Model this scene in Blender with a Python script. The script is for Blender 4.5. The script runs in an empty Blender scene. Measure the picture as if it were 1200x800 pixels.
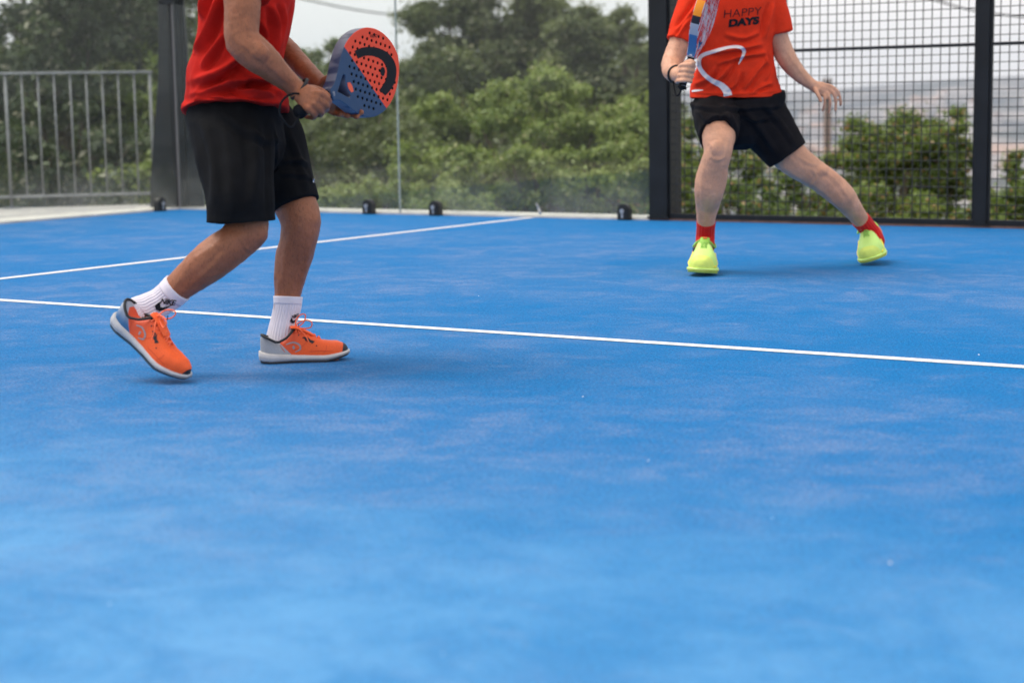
import bpy, bmesh, math, random
import numpy as np
from mathutils import Vector, Matrix, noise
from mathutils.bvhtree import BVHTree
R = math.radians
scene = bpy.context.scene
col = scene.collection

# ---------------------------------------------------------------- camera
FPX = 2042.0                                   # focal length in pixels of a 1200 px wide picture
C = Vector((8.94975, -9.54855, 0.69359))
FW = Vector((-0.53159, 0.83664, -0.13206)).normalized()
RT = Vector((0.84504, 0.53447, -0.01556)); RT = (RT - FW*RT.dot(FW)).normalized()
UP = RT.cross(FW).normalized()
cam_d = bpy.data.cameras.new('camera'); cam = bpy.data.objects.new('camera', cam_d); col.objects.link(cam)
M = Matrix((RT, UP, -FW)).transposed().to_4x4(); M.translation = C
cam.matrix_world = M
cam_d.sensor_width = 36; cam_d.lens = FPX/1200*36; cam_d.clip_start = .05; cam_d.clip_end = 20000
cam_d.dof.use_dof = True; cam_d.dof.focus_distance = 5.6; cam_d.dof.aperture_fstop = 3.2
scene.camera = cam

def pt(px, py, d):                              # a point of the place from a picture position and its distance
    return C + (FW + RT*((px-600)/FPX) - UP*((py-400)/FPX))*d
def gpt(px, py, z=0.0):                         # a point on the horizontal plane z
    v = FW + RT*((px-600)/FPX) - UP*((py-400)/FPX)
    return C + v*((z-C.z)/v.z)
def prj(p):
    q = p - C; z = q.dot(FW)
    return 600+FPX*q.dot(RT)/z, 400-FPX*q.dot(UP)/z, z

# ---------------------------------------------------------------- world, sun, exposure
w = bpy.data.worlds.new('World'); scene.world = w; w.use_nodes = True
nt = w.node_tree; nt.nodes.clear()
sky = nt.nodes.new('ShaderNodeTexSky'); sky.sky_type = 'NISHITA'; sky.sun_disc = False
SUN_EL, SUN_AZ = 62, 258
sky.sun_elevation = R(SUN_EL); sky.sun_rotation = R(SUN_AZ); sky.dust_density = 3; sky.air_density = 1.2
bg1 = nt.nodes.new('ShaderNodeBackground'); bg1.inputs[1].default_value = .05
bg2 = nt.nodes.new('ShaderNodeBackground'); bg2.inputs[0].default_value = (1.0, .965, .95, 1); bg2.inputs[1].default_value = 1.08
add = nt.nodes.new('ShaderNodeMixShader'); add.inputs[0].default_value = .88
out = nt.nodes.new('ShaderNodeOutputWorld')
nt.links.new(sky.outputs[0], bg1.inputs[0]); nt.links.new(bg1.outputs[0], add.inputs[1])
nt.links.new(bg2.outputs[0], add.inputs[2]); nt.links.new(add.outputs[0], out.inputs[0])
sd = bpy.data.lights.new('sun', 'SUN'); sd.energy = 2.5; sd.angle = R(34); sd.color = (1, .92, .80)
so = bpy.data.objects.new('sun', sd); col.objects.link(so)
az = R(SUN_AZ); el = R(SUN_EL)
sdir = Vector((math.sin(az)*math.cos(el), math.cos(az)*math.cos(el), math.sin(el)))
so.rotation_euler = sdir.to_track_quat('Z', 'Y').to_euler(); so.location = (0, 0, 30)
scene.view_settings.view_transform = 'Standard'; scene.view_settings.look = 'None'
scene.view_settings.exposure = .26; scene.view_settings.gamma = 1
scene.cycles.max_bounces = 8; scene.cycles.transparent_max_bounces = 12
scene.cycles.volume_bounces = 0

# ---------------------------------------------------------------- materials
def mat(name, color, rough=.7, noise_scale=None, var=.15, bump=0, bscale=None, metal=0, spec=.5, sss=0, coat=0, coord='Object', sheen=0):
    m = bpy.data.materials.new(name); m.use_nodes = True; n = m.node_tree; b = n.nodes['Principled BSDF']
    b.inputs['Base Color'].default_value = (*color, 1); b.inputs['Roughness'].default_value = rough
    b.inputs['Metallic'].default_value = metal; b.inputs['Specular IOR Level'].default_value = spec
    b.inputs['Coat Weight'].default_value = coat; b.inputs['Sheen Weight'].default_value = sheen
    if sss:
        b.inputs['Subsurface Weight'].default_value = sss; b.inputs['Subsurface Radius'].default_value = (.012, .005, .003)
        b.inputs['Subsurface Scale'].default_value = 1
    tc = n.nodes.new('ShaderNodeTexCoord')
    if noise_scale:
        nz = n.nodes.new('ShaderNodeTexNoise'); nz.inputs['Scale'].default_value = noise_scale; nz.inputs['Detail'].default_value = 6
        n.links.new(tc.outputs[coord], nz.inputs['Vector'])
        mr = n.nodes.new('ShaderNodeMapRange'); mr.inputs[1].default_value = .3; mr.inputs[2].default_value = .7
        mr.inputs[3].default_value = 1-var; mr.inputs[4].default_value = 1+var
        n.links.new(nz.outputs[0], mr.inputs[0])
        mx = n.nodes.new('ShaderNodeVectorMath'); mx.operation = 'SCALE'; mx.inputs[0].default_value = color
        n.links.new(mr.outputs[0], mx.inputs['Scale']); n.links.new(mx.outputs[0], b.inputs['Base Color'])
    if bump:
        nb = n.nodes.new('ShaderNodeTexNoise'); nb.inputs['Scale'].default_value = bscale or 200; nb.inputs['Detail'].default_value = 4
        n.links.new(tc.outputs[coord], nb.inputs['Vector'])
        bp = n.nodes.new('ShaderNodeBump'); bp.inputs['Strength'].default_value = bump; bp.inputs['Distance'].default_value = .003
        n.links.new(nb.outputs[0], bp.inputs['Height']); n.links.new(bp.outputs[0], b.inputs['Normal'])
    return m
def N(m, t, **k):
    nd = m.node_tree.nodes.new(t)
    for a, v in k.items(): setattr(nd, a, v)
    return nd
def L(m, a, b): m.node_tree.links.new(a, b)
def math_node(m, op, a, b=None, c=None):
    nd = N(m, 'ShaderNodeMath', operation=op)
    for i, v in enumerate((a, b, c)):
        if v is None: continue
        if isinstance(v, (int, float)): nd.inputs[i].default_value = v
        else: L(m, v, nd.inputs[i])
    return nd.outputs[0]
def mixc(m, f, a, b):
    nd = N(m, 'ShaderNodeMix', data_type='RGBA')
    if isinstance(f, (int, float)): nd.inputs[0].default_value = f
    else: L(m, f, nd.inputs[0])
    for i, v in ((6, a), (7, b)):
        if isinstance(v, tuple): nd.inputs[i].default_value = (*v, 1)
        else: L(m, v, nd.inputs[i])
    return nd.outputs[2]
def ramp(m, x, lo, hi, a=0., b=1.):
    nd = N(m, 'ShaderNodeMapRange', interpolation_type='SMOOTHSTEP')
    L(m, x, nd.inputs[0]); nd.inputs[1].default_value = lo; nd.inputs[2].default_value = hi
    nd.inputs[3].default_value = a; nd.inputs[4].default_value = b
    return nd.outputs[0]
def noi(m, vec, scale, detail=5, rough=.55):
    nd = N(m, 'ShaderNodeTexNoise'); nd.inputs['Scale'].default_value = scale; nd.inputs['Detail'].default_value = detail
    nd.inputs['Roughness'].default_value = rough; L(m, vec, nd.inputs['Vector']); return nd.outputs[0]
def mapped(m, vec, scale=(1, 1, 1), rot=(0, 0, 0), loc=(0, 0, 0)):
    nd = N(m, 'ShaderNodeMapping'); L(m, vec, nd.inputs[0]); nd.inputs['Scale'].default_value = scale
    nd.inputs['Rotation'].default_value = rot; nd.inputs['Location'].default_value = loc; return nd.outputs[0]

def turf_mat():
    m = mat('turf', (.02, .15, .45), .85, spec=.12); b = m.node_tree.nodes['Principled BSDF']
    tc = N(m, 'ShaderNodeTexCoord').outputs['Object']
    fine = noi(m, tc, 125, 4, .95); fine2 = noi(m, tc, 38, 4, .75)
    base = mixc(m, ramp(m, fine, .36, .64), (.001, .060, .235), (.003, .250, .62))
    base = mixc(m, math_node(m, 'MULTIPLY', ramp(m, fine2, .38, .66), .55), base, (.001, .160, .48))
    # silica sand lying in the pile: broad patches, drifts and a fine sprinkle
    wv = N(m, 'ShaderNodeVectorMath', operation='ADD'); L(m, tc, wv.inputs[0])
    wn = N(m, 'ShaderNodeTexNoise'); wn.inputs['Scale'].default_value = 2.2; L(m, tc, wn.inputs['Vector'])
    ws = N(m, 'ShaderNodeVectorMath', operation='SCALE'); L(m, wn.outputs['Color'], ws.inputs[0]); ws.inputs['Scale'].default_value = .35; L(m, ws.outputs[0], wv.inputs[1]); W_ = wv.outputs[0]
    broad = ramp(m, noi(m, W_, .55, 7, .68), .33, .60)
    patch = ramp(m, noi(m, W_, 4.6, 8, .74), .40, .68)
    spot = ramp(m, noi(m, tc, 13, 6, .7), .52, .74)
    scuff = ramp(m, noi(m, mapped(m, W_, (1, 3.2, 1), (0, 0, R(-32))), 3.4, 6, .7), .56, .74)
    grain = ramp(m, noi(m, tc, 120, 3, .9), .43, .60)
    d = math_node(m, 'ADD', math_node(m, 'MULTIPLY', math_node(m, 'MULTIPLY', broad, patch), .40), math_node(m, 'MULTIPLY', scuff, .24))
    d = math_node(m, 'ADD', d, math_node(m, 'MULTIPLY', spot, .16))
    d = math_node(m, 'ADD', d, math_node(m, 'MULTIPLY', broad, .12))
    d = math_node(m, 'MULTIPLY', d, math_node(m, 'ADD', math_node(m, 'MULTIPLY', grain, .75), .30))
    sep = N(m, 'ShaderNodeSeparateXYZ'); L(m, tc, sep.inputs[0])
    # less sand reaches the strip along the glass
    d = math_node(m, 'MINIMUM', math_node(m, 'MULTIPLY', d, ramp(m, sep.outputs[1], -1.6, -.4, 1, .35)), .8)
    c = mixc(m, d, base, (.30, .33, .48))
    # paler, mottled blue pile along the side nearest the camera
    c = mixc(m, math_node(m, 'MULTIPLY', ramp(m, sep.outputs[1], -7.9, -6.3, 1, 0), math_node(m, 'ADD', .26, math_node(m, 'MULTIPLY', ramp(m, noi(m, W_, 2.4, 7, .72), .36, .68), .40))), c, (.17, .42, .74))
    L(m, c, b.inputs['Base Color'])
    bp = N(m, 'ShaderNodeBump'); bp.inputs['Strength'].default_value = .9; bp.inputs['Distance'].default_value = .006
    L(m, noi(m, tc, 170, 3, .85), bp.inputs['Height']); L(m, bp.outputs[0], b.inputs['Normal'])
    return m
def glass_mat():
    m = bpy.data.materials.new('court_glass'); m.use_nodes = True; m.node_tree.nodes.clear()
    o = N(m, 'ShaderNodeOutputMaterial'); tr = N(m, 'ShaderNodeBsdfTransparent'); tr.inputs[0].default_value = (.95, .975, .965, 1)
    gl = N(m, 'ShaderNodeBsdfGlossy'); gl.inputs['Roughness'].default_value = .02
    g0 = N(m, 'ShaderNodeNewGeometry'); dt = N(m, 'ShaderNodeVectorMath', operation='DOT_PRODUCT'); L(m, g0.outputs['Incoming'], dt.inputs[0]); L(m, g0.outputs['Normal'], dt.inputs[1])
    fz = math_node(m, 'POWER', math_node(m, 'SUBTRACT', 1., math_node(m, 'ABSOLUTE', dt.outputs['Value'])), 5.)
    fz = math_node(m, 'ADD', math_node(m, 'MULTIPLY', fz, .6), .024)
    mx = N(m, 'ShaderNodeMixShader'); L(m, fz, mx.inputs[0]); L(m, tr.outputs[0], mx.inputs[1]); L(m, gl.outputs[0], mx.inputs[2])
    df = N(m, 'ShaderNodeBsdfDiffuse'); df.inputs[0].default_value = (.55, .56, .55, 1)
    tl = N(m, 'ShaderNodeBsdfTranslucent'); tl.inputs[0].default_value = (.55, .56, .55, 1)
    dm = N(m, 'ShaderNodeMixShader'); dm.inputs[0].default_value = .5; L(m, df.outputs[0], dm.inputs[1]); L(m, tl.outputs[0], dm.inputs[2])
    geo = N(m, 'ShaderNodeNewGeometry').outputs['Position']
    sep = N(m, 'ShaderNodeSeparateXYZ'); L(m, geo, sep.inputs[0])
    low = ramp(m, sep.outputs[2], 0, .42, 1, 0)
    n1 = ramp(m, noi(m, geo, 3.5, 6, .65), .3, .75)
    spots = ramp(m, noi(m, geo, 55, 2, .5), .70, .78)
    dust = math_node(m, 'ADD', math_node(m, 'MULTIPLY', math_node(m, 'MULTIPLY', low, .10), math_node(m, 'ADD', n1, .35)), math_node(m, 'MULTIPLY', n1, .011))
    dust = math_node(m, 'ADD', math_node(m, 'ADD', dust, .004), math_node(m, 'MULTIPLY', spots, .08))
    m2 = N(m, 'ShaderNodeMixShader'); L(m, dust, m2.inputs[0]); L(m, mx.outputs[0], m2.inputs[1]); L(m, dm.outputs[0], m2.inputs[2])
    L(m, m2.outputs[0], o.inputs[0]); return m
def leaf_mat(name, c1, c2, c3=None):
    m = bpy.data.materials.new(name); m.use_nodes = True; m.node_tree.nodes.clear()
    o = N(m, 'ShaderNodeOutputMaterial'); g = N(m, 'ShaderNodeNewGeometry')
    tc = N(m, 'ShaderNodeTexCoord').outputs['Object']
    f = math_node(m, 'ADD', math_node(m, 'MULTIPLY', g.outputs['Random Per Island'], .6), math_node(m, 'MULTIPLY', ramp(m, noi(m, tc, .9, 3), .35, .65), .4))
    c = mixc(m, f, c1, c2)
    if c3: c = mixc(m, math_node(m, 'GREATER_THAN', g.outputs['Random Per Island'], .93), c, c3)
    df = N(m, 'ShaderNodeBsdfDiffuse'); tl = N(m, 'ShaderNodeBsdfTranslucent'); mx = N(m, 'ShaderNodeMixShader'); mx.inputs[0].default_value = .4
    L(m, c, df.inputs[0]); L(m, c, tl.inputs[0]); L(m, df.outputs[0], mx.inputs[1]); L(m, tl.outputs[0], mx.inputs[2])
    gl = N(m, 'ShaderNodeBsdfGlossy'); gl.inputs['Roughness'].default_value = .45; gl.inputs[0].default_value = (.8, .85, .8, 1)
    m2 = N(m, 'ShaderNodeMixShader'); m2.inputs[0].default_value = .05
    L(m, mx.outputs[0], m2.inputs[1]); L(m, gl.outputs[0], m2.inputs[2]); L(m, m2.outputs[0], o.inputs[0]); return m

MT = dict(
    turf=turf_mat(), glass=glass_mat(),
    line=mat('line_paint', (.74, .74, .75), .8, 60, .16, .5, 300),
    kerb=mat('pale_concrete', (.60, .57, .54), .85, 8, .18, .3, 60),
    pave=mat('grey_concrete', (.42, .40, .385), .9, 3, .2, .3, 60),
    steel=mat('black_steel', (.008, .010, .013), .5, 6, .3, .1, 90, spec=.3),
    clamp=mat('black_clamp', (.01, .011, .013), .5, 20, .2),
    bolt=mat('bolt', (.45, .45, .47), .4, 20, .1, metal=.7),
    galv=mat('galvanised', (.25, .255, .265), .5, 14, .2, .1, 90, metal=.35),
    seal=mat('glass_edge', (.34, .38, .36), .4, 10, .15),
    wire=mat('mesh_wire', (.02, .022, .025), .5),
    bark=mat('bark', (.12, .09, .065), .9, 5, .35, .6, 12),
    pole=mat('weathered_wood', (.14, .10, .085), .9, 5, .3),
    wallm=mat('house_wall', (.66, .62, .62), .9, .3, .1), roofm=mat('house_roof', (.36, .27, .24), .9, .3, .15),
)

# ---------------------------------------------------------------- object helpers
def tag(o, label=None, cat=None, group=None, kind=None):
    if label: o['label'] = label
    if cat: o['category'] = cat
    if group: o['group'] = group
    if kind: o['kind'] = kind
    return o
def link(name, me, mt=None, parent=None, smooth=False):
    o = bpy.data.objects.new(name, me); col.objects.link(o)
    if mt is not None:
        me.materials.clear()
        for x in (mt if isinstance(mt, (list, tuple)) else [mt]): me.materials.append(x)
    if smooth: me.polygons.foreach_set('use_smooth', [True]*len(me.polygons))
    if parent is not None:
        o.parent = parent; o.matrix_parent_inverse = parent.matrix_basis.inverted() if parent.matrix_basis != Matrix() else Matrix()
    return o
def from_bm(name, bm, mt, parent=None, smooth=False):
    me = bpy.data.meshes.new(name); bm.to_mesh(me); bm.free(); return link(name, me, mt, parent, smooth)
def empty(name, loc=(0, 0, 0)):
    o = bpy.data.objects.new(name, None); col.objects.link(o); o.location = loc; o.empty_display_size = .1; return o
def box(bm, lo, hi, mat4=None):
    vs = [bm.verts.new((x, y, z)) for x in (lo[0], hi[0]) for y in (lo[1], hi[1]) for z in (lo[2], hi[2])]
    for f in ((0, 1, 3, 2), (4, 6, 7, 5), (0, 4, 5, 1), (2, 3, 7, 6), (0, 2, 6, 4), (1, 5, 7, 3)): bm.faces.new([vs[i] for i in f])
    if mat4 is not None: bmesh.ops.transform(bm, matrix=mat4, verts=vs)
    return vs
def boxobj(name, lo, hi, mt, parent=None, bevel=0, mat4=None):
    bm = bmesh.new(); box(bm, lo, hi, mat4)
    if bevel: bmesh.ops.bevel(bm, geom=bm.edges[:], offset=bevel, segments=2, affect='EDGES', profile=.5)
    return from_bm(name, bm, mt, parent)
def rod(bm, a, b, r, seg=8, r2=None):
    a, b = Vector(a), Vector(b); d = (b-a); t = d.normalized(); u = t.orthogonal().normalized(); v = t.cross(u)
    r2 = r if r2 is None else r2; A = []; B = []
    for i in range(seg):
        q = 2*math.pi*(i+.5)/seg; o = u*math.cos(q)+v*math.sin(q)
        A.append(bm.verts.new(a+o*r)); B.append(bm.verts.new(b+o*r2))
    for i in range(seg): bm.faces.new((A[i], A[(i+1) % seg], B[(i+1) % seg], B[i]))
    bm.faces.new(A[::-1]); bm.faces.new(B)
def catmull(P, n):
    out_ = []
    for i in range(len(P)-1):
        p0 = P[max(i-1, 0)]; p1 = P[i]; p2 = P[i+1]; p3 = P[min(i+2, len(P)-1)]
        for k in range(n):
            t = k/n; out_.append(.5*((2*p1)+(p2-p0)*t+(2*p0-5*p1+4*p2-p3)*t*t+(3*p1-p0-3*p2+p3)*t**3))
    out_.append(P[-1]); return out_
def tube(bm, rows, seg=20, n=6, ref=None, capround=True, rib=None, flat=(False, False), fixed_normal=None):
    """rows: (Vector, ra, rb); ra across the view, rb along it"""
    ref = ref or FW
    arr = [np.array([*p, a, b]) for p, a, b in rows]
    S = catmull(arr, n); rings = []; prevA = None
    for i, s in enumerate(S):
        p = Vector(s[:3]); T = Vector(S[min(i+1, len(S)-1)][:3]) - Vector(S[max(i-1, 0)][:3]); T.normalize()
        A = T.cross(ref)
        if A.length < .25 and prevA is not None: A = prevA - T*prevA.dot(T)
        A.normalize()
        if prevA is not None and A.dot(prevA) < 0: A = -A
        prevA = A; B = T.cross(A).normalized()
        rings.append((p, T, A, B, max(s[3], .0008), max(s[4], .0008)))
    def ring(p, A, B, ra, rb):
        vs = []
        for k in range(seg):
            q = 2*math.pi*k/seg; m_ = 1 + (rib(k/seg) if rib else 0)
            vs.append(bm.verts.new(p + A*(ra*m_*math.cos(q)) + B*(rb*m_*math.sin(q))))
        return vs
    R_ = []
    if not flat[0]:
        p, T, A, B, ra, rb = rings[0]; e = min(ra, rb)
        for f in (.95, .7, .38): R_.append(ring(p - T*e*f, A, B, ra*math.sqrt(1-f*f), rb*math.sqrt(1-f*f)))
    for p, T, A, B, ra, rb in rings: R_.append(ring(p, A, B, ra, rb))
    if not flat[1]:
        p, T, A, B, ra, rb = rings[-1]; e = min(ra, rb)
        for f in (.38, .7, .95): R_.append(ring(p + T*e*f, A, B, ra*math.sqrt(1-f*f), rb*math.sqrt(1-f*f)))
    for a, b in zip(R_, R_[1:]):
        for k in range(seg): bm.faces.new((a[k], a[(k+1) % seg], b[(k+1) % seg], b[k]))
    bm.faces.new(R_[0][::-1]); bm.faces.new(R_[-1])
    return R_
def ell(bm, p, rx, ry=None, rz=None, axes=None, seg=16):
    ry = ry or rx; rz = rz or rx
    r = bmesh.ops.create_uvsphere(bm, u_segments=seg, v_segments=seg//2+2, radius=1)
    X, Y, Z = axes or (RT, FW, UP)
    m4 = Matrix((X*rx, Y*ry, Z*rz)).transposed().to_4x4(); m4.translation = p
    bmesh.ops.transform(bm, matrix=m4, verts=r['verts'])
def remeshed(name, bm, voxel, smooth_n, mt, parent=None):
    bmesh.ops.recalc_face_normals(bm, faces=bm.faces[:])
    me = bpy.data.meshes.new('tmp'); bm.to_mesh(me); bm.free()
    o = bpy.data.objects.new('tmp', me); col.objects.link(o)
    md = o.modifiers.new('r', 'REMESH'); md.mode = 'VOXEL'; md.voxel_size = voxel; md.adaptivity = 0
    ms = o.modifiers.new('s', 'SMOOTH'); ms.iterations = smooth_n; ms.factor = .5
    dg = bpy.context.evaluated_depsgraph_get(); dg.update()
    me2 = bpy.data.meshes.new_from_object(o.evaluated_get(dg)); bpy.data.objects.remove(o)
    me2.name = name
    return link(name, me2, mt, parent, True)
def displace(o, folds=(), namp=.0, nscale=8, stretch=None, gain=1.4):
    """sculpt cloth folds: each fold = list of picture points, ridge height and width in metres"""
    me = o.data; n = len(me.vertices)
    co = np.empty(n*3); me.vertices.foreach_get('co', co); co = co.reshape(-1, 3)
    nm = np.array([v.normal[:] for v in me.vertices])
    q = co-np.array(C); z = q@np.array(FW); x = q@np.array(RT)/z*FPX+600; y = 400-q@np.array(UP)/z*FPX
    facing = np.clip(-(nm@np.array(FW))*2.2+.15, 0, 1); d = np.zeros(n)
    for pts, amp, wid in folds:
        wpx = wid*FPX/np.median(z); best = np.full(n, 1e9); sg = np.zeros(n); tt = np.zeros(n)
        Pn = [np.array(p, float) for p in pts]; Pn = catmull(Pn, 4); m_ = len(Pn)-1
        for i in range(m_):
            a, b = Pn[i], Pn[i+1]; ab = b-a; l2 = max(ab@ab, 1e-6)
            t = np.clip(((x-a[0])*ab[0]+(y-a[1])*ab[1])/l2, 0, 1)
            dx = x-(a[0]+t*ab[0]); dy = y-(a[1]+t*ab[1]); ds = np.hypot(dx, dy); s = np.sign(ab[0]*dy-ab[1]*dx)
            k = ds < best; best = np.where(k, ds, best); sg = np.where(k, s, sg); tt = np.where(k, (i+t)/m_, tt)
        s = best*sg; tap = np.sin(np.clip(tt, 0, 1)*math.pi)**.6*.9+.1
        d += gain*amp*tap*facing*(np.exp(-(s/wpx)**2)-.75*np.exp(-((s-1.7*wpx)/wpx)**2))
    if namp:
        for i in range(n):
            p = Vector(co[i]); 
            if stretch: p = Vector((p.x*stretch[0], p.y*stretch[1], p.z*stretch[2]))
            d[i] += namp*(noise.noise(p*nscale)+.5*noise.noise(p*nscale*2.3))
    co += nm*d[:, None]; me.vertices.foreach_set('co', co.ravel()); me.update()
def mesh_np(name, V, Fc, mt, parent=None, smooth=False):
    me = bpy.data.meshes.new(name); V = np.asarray(V, float); Fc = np.asarray(Fc, int)
    me.vertices.add(len(V)); me.vertices.foreach_set('co', V.ravel())
    k = Fc.shape[1]; me.loops.add(Fc.size); me.loops.foreach_set('vertex_index', Fc.ravel())
    me.polygons.add(len(Fc)); me.polygons.foreach_set('loop_start', np.arange(len(Fc))*k)
    me.update(calc_edges=True); me.validate(); return link(name, me, mt, parent, smooth)

# ================================================================ SETTING
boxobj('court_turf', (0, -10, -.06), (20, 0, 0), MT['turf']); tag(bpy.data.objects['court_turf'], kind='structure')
def court_line(name, a, b_, w_):
    a, b_ = Vector(a), Vector(b_); d = (b_-a); n = int(d.length/.012); d.normalize(); s = Vector((-d.y, d.x, 0)); bm = bmesh.new(); prev = None
    for i in range(n+1):
        p = a.lerp(b_, i/n); j = [noise.noise(Vector((i*.9, k*50., a.x)))*.0022+noise.noise(Vector((i*.12, k*50., a.x)))*.0016 for k in (0, 1)]
        row = [bm.verts.new(p+s*(w_/2+j[0])+Vector((0, 0, .0018))), bm.verts.new(p-s*(w_/2+j[1])+Vector((0, 0, .0018)))]
        if prev: bm.faces.new((prev[0], prev[1], row[1], row[0]))
        prev = row
    bmesh.ops.recalc_face_normals(bm, faces=bm.faces[:]); tag(from_bm(name, bm, MT['line']), kind='structure')
court_line('service_line', (3.055, -10, 0), (3.055, -.012, 0), .05)
court_line('centre_line', (3.083, -5, 0), (17.1, -5, 0), .047)
bm = bmesh.new(); box(bm, (-.02, .0, -.3), (3.90, .32, .012)); tag(from_bm('side_kerb', bm, MT['kerb']), kind='structure')
bm = bmesh.new(); box(bm, (3.9005, .0, -.3), (20.2, .32, .0115)); tag(from_bm('mesh_footing', bm, mat('brown_footing', (.16, .09, .075), .9, 12, .3)), kind='structure')
bm = bmesh.new(); box(bm, (-.30, -10.2, -.3), (-.0, -.001, .013)); tag(from_bm('end_kerb', bm, MT['kerb']), kind='structure')
bm = bmesh.new()
poly = [(-.301, -10.2), (-.301, .5), (-.62, .5), (-1.52, -.42), (-4.2, -3.2), (-4.2, -10.2)]
tp = [bm.verts.new((x, y, .004)) for x, y in poly]; bt = [bm.verts.new((x, y, -.5)) for x, y in poly]
bm.faces.new(tp); bm.faces.new(bt[::-1])
for i in range(len(poly)): bm.faces.new((tp[i], bt[i], bt[(i+1) % 6], tp[(i+1) % 6]))
bmesh.ops.recalc_face_normals(bm, faces=bm.faces[:]); tag(from_bm('pavement', bm, MT['pave']), kind='structure')

def terrain_z(x, y):
    dx = max(-4.3-x, 0, x-24); dy = max(-14-y, 0, y-.34); rho = math.hypot(dx, dy)
    if rho <= 0: return -.32
    xs = [0, .6, 3, 12, 45, 160, 500, 1300, 1900, 3000, 4600, 7000, 9000]
    zs = [-.32, -1.0, -1.7, -4, -9, -16, -30, -52, -56, -22, 48, 20, 0]
    z = float(np.interp(rho, xs, zs))
    a = math.atan2(y-C.y, x-C.x)
    if rho > 3: z += min(rho/400, 1)*9*noise.noise(Vector((x/260, y/260, 1)))+min(rho/15, 1)*.35*noise.noise(Vector((x/6, y/6, 3)))
    if rho > 1900: z += 34*noise.noise(Vector((math.cos(a)*5, math.sin(a)*5, 7)))*min((rho-1900)/1500, 1) + 14*noise.noise(Vector((x/700, y/700, 2)))
    return z
V = [(8, -5, -.32)]; Fq = []
radii = [7]+[7+i*1.2 for i in range(1, 22)]+list(np.geomspace(34, 9500, 74)); NA = 220
for r_ in radii:
    for k in range(NA):
        a = 2*math.pi*k/NA; x, y = 8+r_*math.cos(a), -5+r_*math.sin(a); V.append((x, y, terrain_z(x, y)))
for i in range(len(radii)-1):
    for k in range(NA):
        b0 = 1+i*NA; b1 = b0+NA; Fq.append((b0+k, b0+(k+1) % NA, b1+(k+1) % NA, b1+k))
m = mat('hillside', (.1, .1, .05), 1); b_ = m.node_tree.nodes['Principled BSDF']; g_ = N(m, 'ShaderNodeNewGeometry').outputs['Position']
vor = N(m, 'ShaderNodeTexVoronoi'); vor.inputs['Scale'].default_value = .013; L(m, mapped(m, g_, (1, 1, .2)), vor.inputs['Vector'])
sp = N(m, 'ShaderNodeSeparateXYZ'); L(m, vor.outputs['Color'], sp.inputs[0])
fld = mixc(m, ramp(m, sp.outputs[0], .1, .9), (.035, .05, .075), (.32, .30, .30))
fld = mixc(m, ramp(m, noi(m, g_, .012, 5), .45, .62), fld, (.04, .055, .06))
near = N(m, 'ShaderNodeVectorMath', operation='LENGTH'); L(m, g_, near.inputs[0])
grs = mixc(m, ramp(m, noi(m, g_, 2.5, 6, .7), .35, .7), (.045, .07, .02), (.16, .19, .07))
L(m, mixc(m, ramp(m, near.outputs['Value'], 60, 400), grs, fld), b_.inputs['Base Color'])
tag(mesh_np('terrain', V, Fq, m, smooth=True), kind='structure')

# ---------------------------------------------------------------- glass walls
def glass_panel(x0, x1, y0, y1, label, strip_at):
    t = empty('glass_screen', ((x0+x1)/2, (y0+y1)/2, .012)); tag(t, label, 'glass wall', 'glass panels of the padel court')
    o = boxobj('pane', (x0, y0, .014), (x1, y1, 3.0), MT['glass'], t)
    for (a, b) in strip_at:
        boxobj('edge_seal', a, b, MT['seal'], t)
    return t
glass_panel(.012, 1.9965, 0, .012, 'tall clear glass panel of the side wall beside the corner pillar', [((1.997, -.002, .014), (2.003, .014, 3.0)), ((-.004, -.003, .014), (.010, .010, 3.0))])
bpy.data.objects['edge_seal.001'].data.materials[0] = mat('corner_seal', (.13, .125, .13), .6)
glass_panel(2.0035, 3.90, 0, .012, 'tall clear glass panel between the pale joint and the wide black post', [])
for k in range(2):
    glass_panel(-.012, 0, -.02-2*(k+1)+.006, -.02-2*k-.006, ['glass panel of the end wall in front of the metal railing', 'second glass panel of the end wall, nearer the left side of the photo'][k], [])

def clamp(px_, face='y', label='', z=0):
    t = empty('glass_clamp', (px_[0], px_[1], 0)); tag(t, label, 'clamp', 'black clamps holding the glass')
    bm = bmesh.new(); prof = []
    w_, h_ = .04, .098
    prof = [(-w_, 0), (w_, 0), (w_, h_-w_)] + [(w_*math.cos(a), h_-w_+w_*math.sin(a)*1.0) for a in np.linspace(.15, math.pi-.15, 9)] + [(-w_, h_-w_)]
    f = [bm.verts.new((x, -.03, z_)) for x, z_ in prof]; g = [bm.verts.new((x, .03, z_)) for x, z_ in prof]
    bm.faces.new(f); bm.faces.new(g[::-1])
    for i in range(len(prof)): bm.faces.new((f[i], g[i], g[(i+1) % len(prof)], f[(i+1) % len(prof)]))
    bmesh.ops.recalc_face_normals(bm, faces=bm.faces[:])
    bmesh.ops.bevel(bm, geom=[e for e in bm.edges if abs(e.verts[0].co.y-e.verts[1].co.y) < 1e-6], offset=.007, segments=2, affect='EDGES')
    rz = Matrix.Rotation(R(90) if face == 'x' else 0, 4, 'Z'); tr = Matrix.Translation((px_[0], px_[1], .002+z))
    bmesh.ops.transform(bm, matrix=tr@rz, verts=bm.verts[:]); from_bm('body', bm, MT['clamp'], t)
    bm = bmesh.new(); rod(bm, (0, -.030, .055), (0, -.040, .055), .014, 10); box(bm, (-.006, -.034, .012), (.006, -.0305, .055))
    bmesh.ops.transform(bm, matrix=tr@rz, verts=bm.verts[:]); from_bm('bolt', bm, MT['bolt'], t); return t
clamp((1.765, -.03), 'y', 'black rounded glass clamp left of the pale panel joint')
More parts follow.
